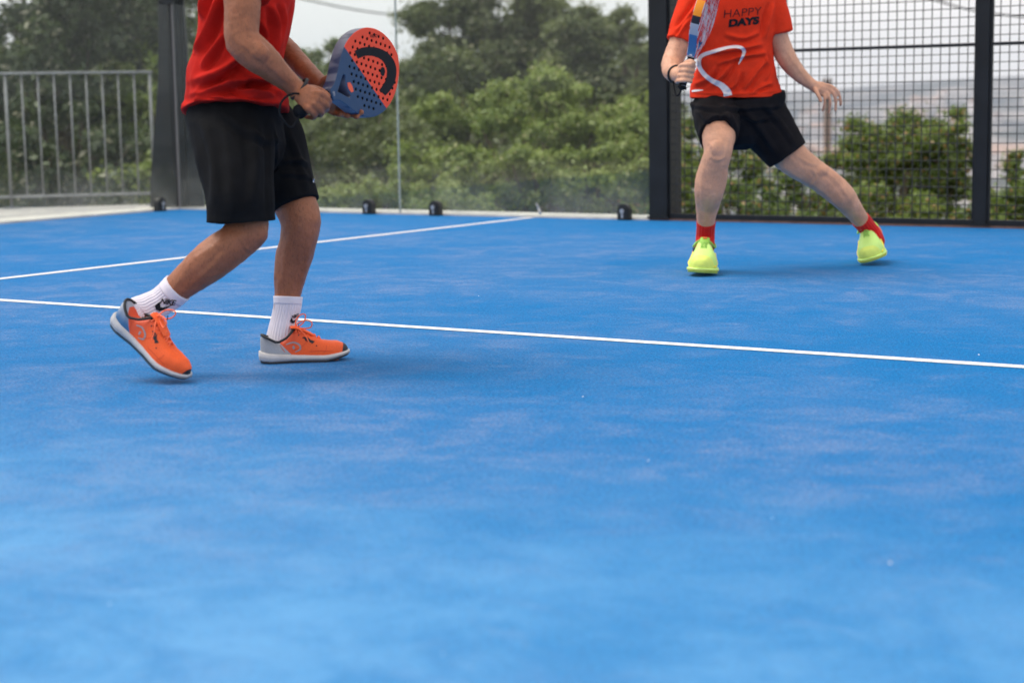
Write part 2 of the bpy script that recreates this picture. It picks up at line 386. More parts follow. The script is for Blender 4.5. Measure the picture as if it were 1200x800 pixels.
clamp((2.318, -.03), 'y', 'black rounded glass clamp right of the pale panel joint')
clamp((3.745, -.03), 'y', 'black rounded glass clamp just left of the wide black post')
clamp((-.006+.035, -.235), 'x', 'black rounded glass clamp at the foot of the corner pillar')

# corner pillar, flared at the foot
def pillar():
    t = empty('corner_pillar', (-.03, .06, 0)); tag(t, 'dark steel corner pillar that widens towards its foot behind the glass corner', 'pillar')
    lat = Vector((RT.x, RT.y, 0)).normalized(); dep = Vector((FW.x, FW.y, 0)).normalized(); O = Vector((0, 0, 0))+dep*.07
    def plate(name, prof, th, back=0):
        bm = bmesh.new(); A = []; B = []
        for s, z in prof:
            A.append(bm.verts.new(O+lat*s+dep*back+Vector((0, 0, z)))); B.append(bm.verts.new(O+lat*s+dep*(back+th)+Vector((0, 0, z))))
        bm.faces.new(A); bm.faces.new(B[::-1])
        for i in range(len(A)): bm.faces.new((A[i], B[i], B[(i+1) % len(A)], A[(i+1) % len(A)]))
        bmesh.ops.recalc_face_normals(bm, faces=bm.faces[:])
        bmesh.ops.bevel(bm, geom=bm.edges[:], offset=.004, segments=1, affect='EDGES'); return from_bm(name, bm, MT['steel'], t)
    plate('post', [(-.045, .012), (.045, .012), (.045, 3.0), (-.045, 3.0)], .09, .012)
    plate('gusset', [(-.235, .013), (-.048, .013), (-.048, 2.98), (-.108, 2.98), (-.118, 1.35), (-.138, .95), (-.198, .45), (-.228, .2)], .05, .02)
    plate('gusset', [(.048, .013), (.165, .013), (.160, .3), (.112, .75), (.086, 1.1), (.072, 1.5), (.068, 2.98), (.048, 2.98)], .05, .02)
    # clamp disc high on the corner
    t2 = empty('glass_clamp', (0, 0, 1.5)); tag(t2, 'round black clamp high on the glass corner, cut by the top edge of the photo', 'clamp', 'black clamps holding the glass')
    bm = bmesh.new(); c0 = pt(195, -5, 12.55); rod(bm, c0, c0+dep*.05, .062, 18); from_bm('body', bm, MT['clamp'], t2)
    bm = bmesh.new(); rod(bm, c0-dep*.008, c0, .016, 8); from_bm('bolt', bm, MT['bolt'], t2)
pillar()

# ---------------------------------------------------------------- posts and wire mesh
t = empty('steel_post', (3.99, .1, 0)); tag(t, 'wide black square steel post between the glass and the wire mesh', 'post')
boxobj('column', (3.905, -.012, .013), (4.03, .19, 4.0), MT['steel'], t, .004)
boxobj('base_plate', (3.895, -.02, .0125), (4.04, .20, .0245), MT['steel'], t)
for x0, lb in ((5.93, 'black steel post between the two wire mesh panels'), (7.96, 'black steel post at the far end of the second mesh panel')):
    t = empty('mesh_post', (x0+.035, .04, 0)); tag(t, lb, 'post', 'posts of the mesh fence')
    boxobj('column', (x0, .0, .013), (x0+.072, .055, 4.0), MT['steel'], t, .004)
    boxobj('base_plate', (x0-.02, -.006, .0125), (x0+.09, .08, .0225), MT['steel'], t)
def mesh_panel(x0, x1, lb):
    t = empty('mesh_fence', ((x0+x1)/2, .02, .012)); tag(t, lb, 'mesh fence', 'wire mesh fence panels')
    zb = [.028, 1.005, 2.0, 3.0, 3.98]
    for i, z in enumerate(zb): boxobj('rail', (x0, .008, z-(.016 if i == 0 else .009)), (x1, .034, z+(.016 if i == 0 else .009)), MT['steel'], t, .002)
    boxobj('side_rail', (x0+.0005, .0095, .045), (x0+.012, .0325, 3.97), MT['steel'], t); boxobj('side_rail', (x1-.012, .0095, .045), (x1-.0005, .0325, 3.97), MT['steel'], t)
    V = []; Fc = []
    def bar(a, b, ax):
        r = .0023; o = len(V); i0 = len(V)
        if ax == 'z': q = [(-r, -r), (r, -r), (r, r), (-r, r)]; V.extend([(a[0]+u, a[1]+v, z) for z in (a[2], b[2]) for u, v in q])
        else: q = [(-r, -r), (r, -r), (r, r), (-r, r)]; V.extend([(x, a[1]+u, a[2]+v) for x in (a[0], b[0]) for u, v in q])
        for k in range(4): Fc.append((i0+k, i0+(k+1) % 4, i0+4+(k+1) % 4, i0+4+k))
    rnd = random.Random(int(x0*10)); nx = round((x1-x0)/.0508)
    for i in range(1, nx): x = x0+(x1-x0)*i/nx+rnd.uniform(-.0012, .0012); bar((x, .0185, .04), (x, .0185, 3.98), 'z')
    for j in range(len(zb)-1):
        for i in range(1, 20):
            z = zb[j]+(zb[j+1]-zb[j])*i/20+rnd.uniform(-.001, .001); bar((x0+.01, .0238, z), (x1-.01, .0238, z), 'x')
    o = mesh_np('wire_grid', V, Fc, MT['wire'], t); o['kind'] = 'stuff'
mesh_panel(4.032, 5.928, 'black wire mesh fence panel behind the player in yellow shoes')
mesh_panel(6.004, 7.958, 'black wire mesh fence panel at the right edge of the photo')

# ---------------------------------------------------------------- railing outside the end wall
def railing():
    A = Vector((-1.36, -.38, 0)); B = Vector((-.615, .385, 0)); d = (B-A).normalized(); Lm = (B-A).length
    t = empty('railing', (A.x, A.y, 0)); tag(t, 'galvanised metal railing with upright bars outside the end glass wall', 'railing')
    def bar(name, s, z0, z1, r):
        bm = bmesh.new(); rod(bm, A+d*s+Vector((0, 0, z0)), A+d*s+Vector((0, 0, z1)), r, 10); return from_bm(name, bm, MT['galv'], t, True)
    S0 = -1.5
    for nm_, z, h in (('top_rail', 1.018, .010), ('bottom_rail', .092, .011)):
        bm = bmesh.new(); m4 = Matrix.Translation(A)@Vector((1, 0, 0)).rotation_difference(d).to_matrix().to_4x4()
        box(bm, (S0, -.018, z-h), (Lm+.02, .018, z+h), m4); bmesh.ops.bevel(bm, geom=bm.edges[:], offset=.003, segments=1, affect='EDGES')
        from_bm(nm_, bm, MT['galv'], t)
    for s in (-1.48, 0, Lm):
        p = bar('post', s, .004, 1.008, .0125)
        bm = bmesh.new(); q = A+d*s; box(bm, (q.x-.05, q.y-.05, .0045), (q.x+.05, q.y+.05, .014)); from_bm('foot_plate', bm, MT['galv'], p)
    n = 9; k = -12
    for i in range(-12, n):
        if i in (0, -12): continue
        s = Lm*i/n if i > 0 else Lm*i/n
        if s > S0+.05: bar('bar', s, .10, 1.01, .0074)
railing()

# ---------------------------------------------------------------- vegetation
LM = dict(
    dark=leaf_mat('leaf_dark', (.024, .044, .016), (.095, .135, .038), (.36, .35, .25)),
    mid=leaf_mat('leaf_mid', (.070, .115, .022), (.235, .290, .065), (.32, .31, .16)),
    olive=leaf_mat('leaf_olive', (.060, .090, .024), (.210, .245, .075), (.32, .31, .18)),
    bright=leaf_mat('leaf_bright', (.115, .185, .030), (.360, .430, .100), (.42, .42, .18)),
    fence=leaf_mat('leaf_fresh', (.050, .110, .014), (.230, .310, .050), (.50, .28, .12)),
)
def plant(name, label, cat, lobes, px_scale, lm, seed, base, group=None, leaf=.07, n=9000, trunk=True):
    """lobes: (picture x, picture y, distance, radius across, radius up, weight) clumps of the crown"""
    n = int(n*2.3); leaf *= .56
    rs = np.random.RandomState(seed); t = empty(name, base); tag(t, label, cat, group)
    W = np.array([l[5] for l in lobes], float); W /= W.sum(); cent = []; rad = []
    subs = []
    for l, wt in zip(lobes, W):                  # every lobe breaks up into twig clumps
        c = pt(l[0], l[1], l[2]); ns = max(6, int(wt*150))
        for _ in range(ns):
            v = rs.normal(size=3); v /= np.linalg.norm(v); v *= rs.uniform(.15, 1.12)**.6
            subs.append((np.array(c)+np.array(RT)*v[0]*l[3]+np.array(FW)*v[1]*min(l[3], 1.6)*.9+np.array((0, 0, 1))*v[2]*l[4], rs.uniform(.06, .24)*min(l[3], l[4])+.03))
    k = rs.randint(0, len(subs), n); sc = np.array([s[0] for s in subs])[k]; sr = np.array([s[1] for s in subs])[k]
    v = rs.normal(size=(n, 3)); v /= np.linalg.norm(v, axis=1)[:, None]; pos = sc+v*(sr*np.abs(rs.normal(0, .75, n)))[:, None]*np.array([1.15, 1.15, .8])
    nn = v+rs.normal(size=(n, 3))*.7+np.array([0, 0, .5]); nn /= np.linalg.norm(nn, axis=1)[:, None]
    u = np.cross(nn, rs.normal(size=(n, 3))); u /= np.linalg.norm(u, axis=1)[:, None]; b = np.cross(nn, u)
    s = leaf*rs.uniform(.55, 1.3, n)[:, None]
    V = np.stack([pos-u*s, pos-b*s*.42+nn*s*.12, pos+u*s, pos+b*s*.42+nn*s*.12], 1).reshape(-1, 3)
    Fc = np.arange(n*4).reshape(-1, 4)
    mesh_np('crown', V, Fc, LM[lm], t)
    if trunk:
        bm = bmesh.new(); b0 = Vector(base); top = sum((pt(l[0], l[1], l[2])*float(wt) for l, wt in zip(lobes, W)), Vector())
        rr = .028*max((top-b0).length, 1)+.02
        midp = b0.lerp(top, .55)+Vector((rs.uniform(-.2, .2), rs.uniform(-.2, .2), 0))
        rod(bm, b0-Vector((0, 0, .2)), midp, rr, 9, rr*.7); rod(bm, midp, top, rr*.7, 8, rr*.35)
        for l in lobes:
            c = pt(l[0], l[1], l[2]); s0 = b0.lerp(midp, rs.uniform(.6, .95)); mm = s0.lerp(c, .5)+Vector((0, 0, .1))
            rod(bm, s0, mm, rr*.42, 7, rr*.28); rod(bm, mm, c+Vector((0, 0, l[4]*.5)), rr*.28, 6, rr*.08)
        from_bm('trunk', bm, MT['bark'], t)
    return t
def root_at(px, d, off=0):
    p = pt(px, 240, d); return (p.x, p.y, terrain_z(p.x, p.y))
TG = 'trees and bushes growing beyond the court'
plant('tree', 'tall dark tree behind the metal railing, filling the top left corner', 'tree',
      [(20, 10, 21, 1.8, 1.4, 5), (90, -30, 21, 1.6, 1.0, 3), (110, 70, 21, 1.3, 1.0, 2.4), (30, 150, 20, 1.4, 1.0, 2.4), (-60, 60, 21, 1.3, 1.6, 1.5), (150, 120, 21.5, 1.0, 1.1, 2), (60, 230, 19, 1.8, .8, 2.2), (150, 215, 19.5, 1.0, .7, 1.5)],
      1, 'dark', 11, root_at(60, 20.5), TG, .10, 52000)
plant('tree', 'yellow-green slender tree seen on both sides of the corner pillar', 'tree',
      [(225, 60, 22, .6, 1.3, 2), (172, 130, 21, .5, .9, 2), (232, 150, 20, .6, 1.0, 2), (165, 215, 18.5, .5, .5, 1), (215, 15, 22, .5, .5, 1), (235, 215, 19, .6, .5, 1)],
      1, 'bright', 12, root_at(205, 20.5), TG, .07, 10000)
plant('tree', 'ragged tree whose top stands against the white sky above the left racket', 'tree',
      [(275, 130, 25, 1.4, 1.2, 2), (330, 110, 25, 1.0, .8, 2), (375, 90, 25, .5, .5, 1), (350, 165, 24, 1.2, .9, 2.6), (345, 72, 25, .22, .3, .45), (388, 68, 25, .22, .3, .45), (420, 130, 24, .8, .8, 2), (450, 105, 25, .5, .4, 1), (460, 165, 23, .8, .8, 2)],
      1, 'mid', 13, root_at(350, 25), TG, .075, 26000)
plant('bush', 'dark green bush low between the left racket and the pale panel joint', 'bush',
      [(360, 200, 19, .8, .55, 2), (420, 185, 19, .7, .6, 2.5), (450, 150, 20, .5, .6, 1.5), (400, 235, 17, .9, .25, 1)],
      1, 'olive', 14, root_at(410, 19), TG, .07, 11000)
plant('tree', 'big leafy tree reaching past the top edge right of the pale panel joint', 'tree',
      [(520, 70, 26, 1.0, 1.0, 2.6), (575, 30, 26, 1.1, .9, 3), (560, -40, 26, 1.0, .8, 2), (520, 20, 26, .6, .8, 3), (640, 20, 26, .7, .7, 3), (590, 60, 26, .8, .8, 3), (500, 120, 25, .9, .9, 2.5), (600, 90, 26, 1.0, .8, 3), (645, 60, 26, .7, .5, 1.6), (498, 175, 24, .8, .8, 2), (610, 0, 26, .6, .5, 1), (560, 180, 24, 1.0, .9, 3), (640, 190, 24, 1.0, .9, 2.5)],
      1, 'olive', 15, root_at(550, 25.5), TG, .09, 56000)
plant('tree', 'dusky tree with a rounded top just left of the wide black post', 'tree',
      [(690, 45, 24, .55, .45, 2.2), (735, 48, 24, .45, .5, 2.2), (660, 60, 24, .45, .45, 1.6), (690, 105, 24, .8, .6, 2.4), (745, 120, 23.5, .5, .7, 2), (660, 85, 24, .5, .5, 1.6), (715, 190, 23.5, .9, .8, 3), (735, 105, 23.8, .5, .6, 2), (750, 75, 23.8, .3, .5, 1.2), (775, 150, 23.5, .5, .8, 1.4), (672, 40, 24, .22, .22, .4)],
      1, 'olive', 16, root_at(710, 24), TG, .08, 30000)
plant('bush', 'large bright green bush directly behind the glass, right of the pale joint', 'bush',
      [(560, 165, 17, .95, .45, 3), (640, 140, 17, .75, .45, 3), (655, 105, 17, .35, .22, 1.2), (700, 150, 17, .6, .4, 2.4), (740, 145, 17, .4, .45, 1.8), (600, 210, 16, 1.1, .3, 3.4), (700, 205, 16, .9, .35, 3), (520, 205, 16, .5, .35, 2), (548, 130, 17, .4, .22, 1.2), (610, 120, 17.3, .4, .2, 1.2), (760, 200, 16, .5, .5, 1.5)],
      1, 'bright', 17, root_at(630, 17), TG, .05, 42000)
plant('bush', 'light green shrub low behind the glass at the foot of the pale joint', 'bush',
      [(425, 228, 14.5, .35, .12, 1), (400, 236, 14.5, .3, .1, 1), (455, 230, 14.5, .2, .14, .8), (530, 240, 14.2, .4, .1, 1)],
      1, 'bright', 18, root_at(430, 14.5), TG, .035, 6000)
plant('bush', 'fresh green bush behind the mesh just right of the wide black post', 'bush',
      [(830, 160, 17, .42, .30, 2), (880, 185, 16.5, .55, .3, 2.6), (815, 200, 16, .5, .35, 2.2), (850, 235, 15.5, .9, .25, 2.6), (920, 225, 15.5, .5, .25, 1.6), (940, 205, 17, .2, .3, .7), (880, 252, 15, .9, .25, 3), (955, 248, 15, .5, .25, 1.5), (805, 250, 15.5, .3, .3, 1)],
      1, 'fence', 19, root_at(860, 16.5), TG, .045, 26000)
plant('bush', 'broad dark green bush behind the mesh, left of the narrow black post', 'bush',
      [(1045, 168, 15.5, .40, .40, 2.8), (1095, 172, 15.5, .34, .36, 2.2), (1050, 200, 15.5, .55, .42, 3.4), (1000, 205, 15.5, .40, .42, 2.8), (1100, 195, 15.5, .33, .40, 2), (1125, 225, 15.5, .22, .35, 1.6), (1075, 262, 14.2, .9, .25, 2.4), (1028, 170, 15.5, .12, .34, 1.0), (1070, 172, 15.5, .26, .26, 1.6), (1040, 245, 14.5, .9, .22, 2.4), (1105, 178, 15.5, .10, .26, .7), (1130, 188, 15.5, .08, .22, .5)],
      1, 'fence', 20, root_at(1055, 15.5), TG, .042, 44000)
plant('bush', 'narrow dark shrub right of the narrow black post at the photo edge', 'bush',
      [(1190, 205, 15, .07, .20, 1), (1185, 240, 14.5, .22, .13, 1.4), (1215, 225, 14.5, .25, .22, 1.4)],
      1, 'fence', 21, root_at(1195, 15), TG, .038, 6000)

rs = np.random.RandomState(77); n = 60000                       # low growth covering the slope beyond the court
X_ = rs.uniform(-9, 11, n); Y_ = rs.uniform(.5, 9, n); k_ = rs.uniform(0, 1, n) < .25; X_[k_] = rs.uniform(-9, -1.8, k_.sum()); Y_[k_] = rs.uniform(-6, 2, k_.sum())
k_ = (Y_ > .45) | (X_ < -4.5) | ((X_ < -1.6) & (Y_-X_ > 1.35)); X_, Y_ = X_[k_], Y_[k_]; n = len(X_)
Z_ = np.array([terrain_z(x, y)+(.10+.42*max(0, noise.noise(Vector((x*.8, y*.8, 5)))+.35)) for x, y in zip(X_, Y_)])*1.0
pos = np.stack([X_, Y_, Z_-rs.uniform(0, .3, n)], 1); nn = rs.normal(size=(n, 3))+[0, 0, .8]; nn /= np.linalg.norm(nn, axis=1)[:, None]
u = np.cross(nn, rs.normal(size=(n, 3))); u /= np.linalg.norm(u, axis=1)[:, None]; v = np.cross(nn, u); s_ = .06*rs.uniform(.5, 1.4, n)[:, None]
V = np.stack([pos-u*s_, pos-v*s_*.45, pos+u*s_, pos+v*s_*.45], 1).reshape(-1, 3)
tag(mesh_np('undergrowth', V, np.arange(n*4).reshape(-1, 4), LM['mid']), kind='stuff')

rs = np.random.RandomState(31); n = 70000                      # far belt of woodland behind the single trees
q = rs.uniform(-120, 770, n); top_ = 95+40*np.array([noise.noise(Vector((x/55, 3.3, 0)))+.6*noise.noise(Vector((x/18, 1.1, 0))) for x in q]); top_ = np.where(q < 330, top_-45, top_); top_ = np.where(q > 500, top_-55+25*np.sin(q/40), top_)
yy = top_+(300-top_)*rs.uniform(0, 1, n)**1.1; dd_ = rs.uniform(30, 36, n)
pos = np.array([pt(a_, b__, c_) for a_, b__, c_ in zip(q, yy, dd_)]); nn = rs.normal(size=(n, 3))+[0, 0, .5]; nn /= np.linalg.norm(nn, axis=1)[:, None]
u = np.cross(nn, rs.normal(size=(n, 3))); u /= np.linalg.norm(u, axis=1)[:, None]; v = np.cross(nn, u); s_ = .095*rs.uniform(.5, 1.4, n)[:, None]
V = np.stack([pos-u*s_, pos-v*s_*.5, pos+u*s_, pos+v*s_*.5], 1).reshape(-1, 3)
tag(mesh_np('woodland', V, np.arange(n*4).reshape(-1, 4), LM['olive']), kind='stuff')
t = empty('dry_stem', pt(631, 250, 11.2)); tag(t, 'short pale dry stem standing outside the glass near the service line', 'stem')
bm = bmesh.new(); rod(bm, pt(633.5, 251, 11.15), pt(631, 244, 11.15), .010, 6, .008); rod(bm, pt(631, 244, 11.15), pt(628.5, 238.5, 11.13), .008, 6, .004); from_bm('stalk', bm, MT['kerb'], t, True)
bm = bmesh.new(); rs = np.random.RandomState(8)
for a_, b__ in [(1147, 416), (561, 347), (683, 465), (129, 708), (519, 767), (1043, 660), (905, 608), (760, 540)]:
    c_ = gpt(a_, b__, .004); r_ = rs.uniform(.0012, .0026)
    vs_ = [bm.verts.new(c_+Vector((r_*rs.uniform(.6, 1.5)*math.cos(k), r_*rs.uniform(.6, 1.5)*math.sin(k), rs.uniform(0, .002)))) for k in (0, 1.2, 2.5, 3.8, 5.1)]; tp_ = bm.verts.new(c_+Vector((0, 0, .003)))
    for k in range(5): bm.faces.new((vs_[k], vs_[(k+1) % 5], tp_))
tag(from_bm('grit', bm, MT['line']), kind='stuff')

# utility pole and cables
p0 = pt(969, 240, 62); t = empty('utility_pole', (p0.x, p0.y, terrain_z(p0.x, p0.y))); tag(t, 'weathered wooden utility pole behind the raised hand of the right player', 'pole')
bm = bmesh.new(); rod(bm, (p0.x, p0.y, terrain_z(p0.x, p0.y)), pt(970, 97, 62), .17, 10, .13); from_bm('shaft', bm, MT['pole'], t, True)
bm = bmesh.new(); rod(bm, pt(966, 103, 61.85), pt(975, 102, 61.85), .09, 6); rod(bm, pt(966, 97, 61.9), pt(966, 92, 61.9), .07, 6); rod(bm, pt(973, 97, 61.9), pt(973, 92, 61.9), .07, 6)
from_bm('crossarm', bm, MT['pole'], t)
def cable(pts, lb, r):
    bm = bmesh.new(); Q = [np.array(pt(*p)) for p in pts]; Q = catmull(Q, 5)
    for a, b in zip(Q, Q[1:]): rod(bm, a, b, r, 5)
    tag(from_bm('overhead_cable', bm, MT['clamp']), lb, 'cable', 'overhead cables')
cable([(250, -25, 40), (345, -3, 42), (430, 14, 44), (520, 22, 46), (620, 20, 48)], 'thin overhead cable sagging across the sky above the left racket', .022)
cable([(1020, -25, 30), (1100, 2, 30), (1160, 16, 30), (1260, 25, 30)], 'thin overhead cable crossing behind the mesh at top right', .016)

# houses across the valley
hr = random.Random(5)
def house(px, d, sc, rot, k):
    q = pt(px, 130, d); z = terrain_z(q.x, q.y); t = empty('hillside_house', (q.x, q.y, z)); t.rotation_euler.z = rot
    tag(t, 'tiny pale house on the hazy hillside across the valley', 'house', 'far houses across the valley')
    wd, dp, h = 9*sc, 7*sc, 5.5*sc
    bm = bmesh.new(); box(bm, (-wd/2, -dp/2, -4), (wd/2, dp/2, h)); o = from_bm('wall', bm, MT['wallm']); o.parent = t
    bm = bmesh.new(); e = .4; hh = 2*sc
    v = [bm.verts.new(c) for c in ((-wd/2-e, -dp/2-e, h), (wd/2+e, -dp/2-e, h), (wd/2+e, dp/2+e, h), (-wd/2-e, dp/2+e, h), (-wd/2-e, 0, h+hh), (wd/2+e, 0, h+hh))]
    for f in ((0, 1, 5, 4), (2, 3, 4, 5), (1, 2, 5), (3, 0, 4), (3, 2, 1, 0)): bm.faces.new([v[i] for i in f])
    o = from_bm('roof', bm, MT['roofm']); o.parent = t
for k in range(46):
    house(hr.uniform(905, 1215), hr.choice([1250, 1500, 2100, 2400, 2800, 3200])*hr.uniform(.93, 1.07), hr.uniform(1.2, 3.4), hr.uniform(0, 3), k)
# ================================================================ PEOPLE
def skin_mat(name, c, hair):
    m = mat(name, c, .5, spec=.45, sss=.04); b = m.node_tree.nodes['Principled BSDF']; tc = N(m, 'ShaderNodeTexCoord').outputs['Object']
    k = mixc(m, ramp(m, noi(m, tc, 14, 4), .35, .7), tuple(x*.86 for x in c), tuple(min(1, x*1.1) for x in c))
    k = mixc(m, math_node(m, 'MULTIPLY', ramp(m, noi(m, tc, 5, 3), .5, .75), .35), k, (c[0], c[1]*.78, c[2]*.72))
    hm_ = noi(m, mapped(m, tc, (1, 1, .3)), 260, 4, .85)
    k = mixc(m, math_node(m, 'MULTIPLY', ramp(m, hm_, .50, .66), hair), k, tuple(x*.30 for x in c))
    L(m, k, b.inputs['Base Color'])
    bp = N(m, 'ShaderNodeBump'); bp.inputs['Strength'].default_value = .5; bp.inputs['Distance'].default_value = .003
    L(m, noi(m, tc, 130, 5, .7), bp.inputs['Height']); L(m, bp.outputs[0], b.inputs['Normal'])
    return m
SK1 = skin_mat('skin_tan', (.31, .105, .047), .62); SK2 = skin_mat('skin_fair', (.62, .320, .205), .42)
def cloth_mat(name, c, var=.12, weave=900, sheen=.15):
    m = mat(name, c, .9, spec=.10, sheen=sheen); b = m.node_tree.nodes['Principled BSDF']; tc = N(m, 'ShaderNodeTexCoord').outputs['Object']
    f = math_node(m, 'ADD', math_node(m, 'MULTIPLY', noi(m, tc, weave, 2, .8), .6), math_node(m, 'MULTIPLY', noi(m, tc, 22, 4), .4))
    L(m, mixc(m, ramp(m, f, .38, .62), tuple(x*(1-var) for x in c), tuple(x*(1+var) for x in c)), b.inputs['Base Color'])
    bp = N(m, 'ShaderNodeBump'); bp.inputs['Strength'].default_value = .3; bp.inputs['Distance'].default_value = .0015
    L(m, noi(m, tc, weave*.5, 3, .8), bp.inputs['Height']); L(m, bp.outputs[0], b.inputs['Normal']); return m
RED1 = cloth_mat('red_jersey', (.46, .014, .009), .14, 900, 0); RED2 = cloth_mat('orange_red_jersey', (.74, .042, .014), .12, 900, 0)
BLK1 = cloth_mat('black_shorts_cloth', (.006, .0065, .008), .3, 600, 0); BLK2 = cloth_mat('black_shorts_cloth_worn', (.011, .010, .012), .3, 600, 0)
SOCKW = cloth_mat('white_sock_knit', (.72, .68, .76), .05); SOCKR = cloth_mat('red_sock_knit', (.55, .012, .012), .15)
INK = mat('black_print', (.007, .008, .012), .7, spec=.2); WHT = mat('white_print', (.78, .74, .76), .6)
HAIRM = mat('dark_hair', (.02, .014, .01), .7, 300, .3); EYE = mat('eye', (.7, .7, .7), .2)

def chain(bm, P, r0, r1, seg=10):
    k = len(P); tube(bm, [(p, r0+(r1-r0)*i/(k-1), (r0+(r1-r0)*i/(k-1))*.92) for i, p in enumerate(P)], seg, 3)

def head(person, cx, cy, d, s, look, bm, hairm, neck_from):
    """skull, jaw, nose, ears into the body surface; eyes, mouth and hair as children"""
    o = pt(cx, cy, d); f = look.normalized(); z = Vector((0, 0, 1)); r = f.cross(z).normalized(); z = r.cross(f).normalized()
    ell(bm, o+z*.03*s-f*.012*s, .076*s, .095*s, .098*s, (r, f, z), 20); ell(bm, o-z*.045*s+f*.022*s, .056*s, .066*s, .068*s, (r, f, z))
    ell(bm, o+f*.092*s-z*.012*s, .013*s, .021*s, .026*s, (r, f, z), 10)
    ell(bm, o+f*.083*s-z*.054*s, .024*s, .010*s, .009*s, (r, f, z), 10)
    for q in (-1, 1): ell(bm, o+r*q*.077*s-z*.005*s, .008*s, .018*s, .030*s, (r, f, z), 10)
    tube(bm, [(neck_from, .062*s, .062*s), (o-z*.06*s-f*.02*s, .054*s, .056*s)], 16, 4, ref=r)
    for q in (-1, 1):
        b2 = bmesh.new(); ell(b2, o+f*.077*s+r*q*.031*s+z*.012*s, .0125*s, .0125*s, .0105*s, (r, f, z), 12); from_bm('eye', b2, EYE, person, True)
        b2 = bmesh.new(); ell(b2, o+f*.0885*s+r*q*.031*s+z*.012*s, .005*s, .0022*s, .005*s, (r, f, z), 8); from_bm('iris', b2, HAIRM, person, True)
    b2 = bmesh.new(); ell(b2, o+f*.091*s-z*.054*s, .019*s, .003*s, .0025*s, (r, f, z), 10); from_bm('mouth', b2, mat('lip', (.30, .09, .08), .5), person, True)
    b2 = bmesh.new(); ell(b2, o+z*.052*s-f*.024*s, .082*s, .092*s, .088*s, (r, f, z), 24)
    ell(b2, o-z*.0*s-f*.045*s, .079*s, .062*s, .075*s, (r, f, z), 20)
    hh = remeshed('hair', b2, .007, 2, hairm, person); displace(hh, (), .006, 40)

def project_print(name, bm_or_me, target_bvh, mt, parent, direction, off=.0016):
    sight = direction is FW
    """lay a flat print (already placed in the place, in front of the cloth) on the cloth along one direction"""
    me = bm_or_me; bm = bmesh.new(); bm.from_mesh(me)
    bmesh.ops.triangulate(bm, faces=bm.faces[:])
    for _ in range(7):
        lg = [e for e in bm.edges if e.calc_length() > .009]
        if lg: bmesh.ops.subdivide_edges(bm, edges=lg, cuts=1); bmesh.ops.triangulate(bm, faces=bm.faces[:])
    for v in bm.verts:
        if sight: direction = (v.co-C).normalized()
        h = target_bvh.ray_cast(v.co-direction*.25, direction, 1.0)
        if h[0] is not None: v.co = h[0]-direction*off
    return from_bm(name, bm, mt, parent, True)
def bvh_of(o):
    dg = bpy.context.evaluated_depsgraph_get(); dg.update()
    bm = bmesh.new(); bm.from_mesh(o.data); t = BVHTree.FromBMesh(bm); bm.free(); return t
def curve_mesh(kind, body=None, splines=None, size=1, bold=0, extrude=0, bevel=0, shear=0, spacing=1, res=4):
    if kind == 'text':
        cu = bpy.data.curves.new('t', 'FONT'); cu.body = body; cu.size = size; cu.offset = bold; cu.shear = shear; cu.space_character = spacing
        cu.align_x = 'CENTER'; cu.align_y = 'CENTER'; cu.resolution_u = res
    else:
        cu = bpy.data.curves.new('c', 'CURVE'); cu.dimensions = '2D'; cu.fill_mode = 'BOTH'
        for s in splines:
            sp_ = cu.splines.new('POLY'); sp_.points.add(len(s)-1)
            for i, (x, y) in enumerate(s): sp_.points[i].co = (x, y, 0, 1)
            sp_.use_cyclic_u = True
    cu.extrude = extrude; cu.bevel_depth = bevel; cu.bevel_resolution = 2
    o = bpy.data.objects.new('c', cu); col.objects.link(o); dg = bpy.context.evaluated_depsgraph_get(); dg.update()
    me = bpy.data.meshes.new_from_object(o.evaluated_get(dg)); bpy.data.objects.remove(o); bpy.data.curves.remove(cu); return me
def band(pts, widths):
    """outline of a stroke of varying width through 2-D points"""
    P = catmull([np.array([*p, w_]) for p, w_ in zip(pts, widths)], 6); Lf = []; Rt = []
    for i, p in enumerate(P):
        t = P[min(i+1, len(P)-1)][:2]-P[max(i-1, 0)][:2]; t = t/max(np.hypot(*t), 1e-9); n_ = np.array([-t[1], t[0]])
        Lf.append(tuple(p[:2]+n_*p[2]/2)); Rt.append(tuple(p[:2]-n_*p[2]/2))
    return Lf+Rt[::-1]
def px_strip(pts, widths, d):
    P_ = catmull([np.array([*q, w_]) for q, w_ in zip(pts, widths)], 8); bm = bmesh.new(); prev = None
    for i, q in enumerate(P_):
        t = P_[min(i+1, len(P_)-1)][:2]-P_[max(i-1, 0)][:2]; t = t/max(np.hypot(*t), 1e-9); n_ = np.array([-t[1], t[0]])
        row = [bm.verts.new(pt(*(q[:2]+n_*q[2]*f), d)) for f in (-.5, -.25, 0, .25, .5)]
        if prev:
            for a_ in range(4): bm.faces.new((prev[a_], prev[a_+1], row[a_+1], row[a_]))
        prev = row
    me = bpy.data.meshes.new('s'); bm.to_mesh(me); bm.free(); return me
def px_mesh(splines, d):
    """outline given in picture points at one distance -> mesh in the place"""
    me = curve_mesh('curve', splines=[[(x/100, -y/100) for x, y in s] for s in splines])
    for v in me.vertices: v.co = pt(v.co.x*100, -v.co.y*100, d)
    return me

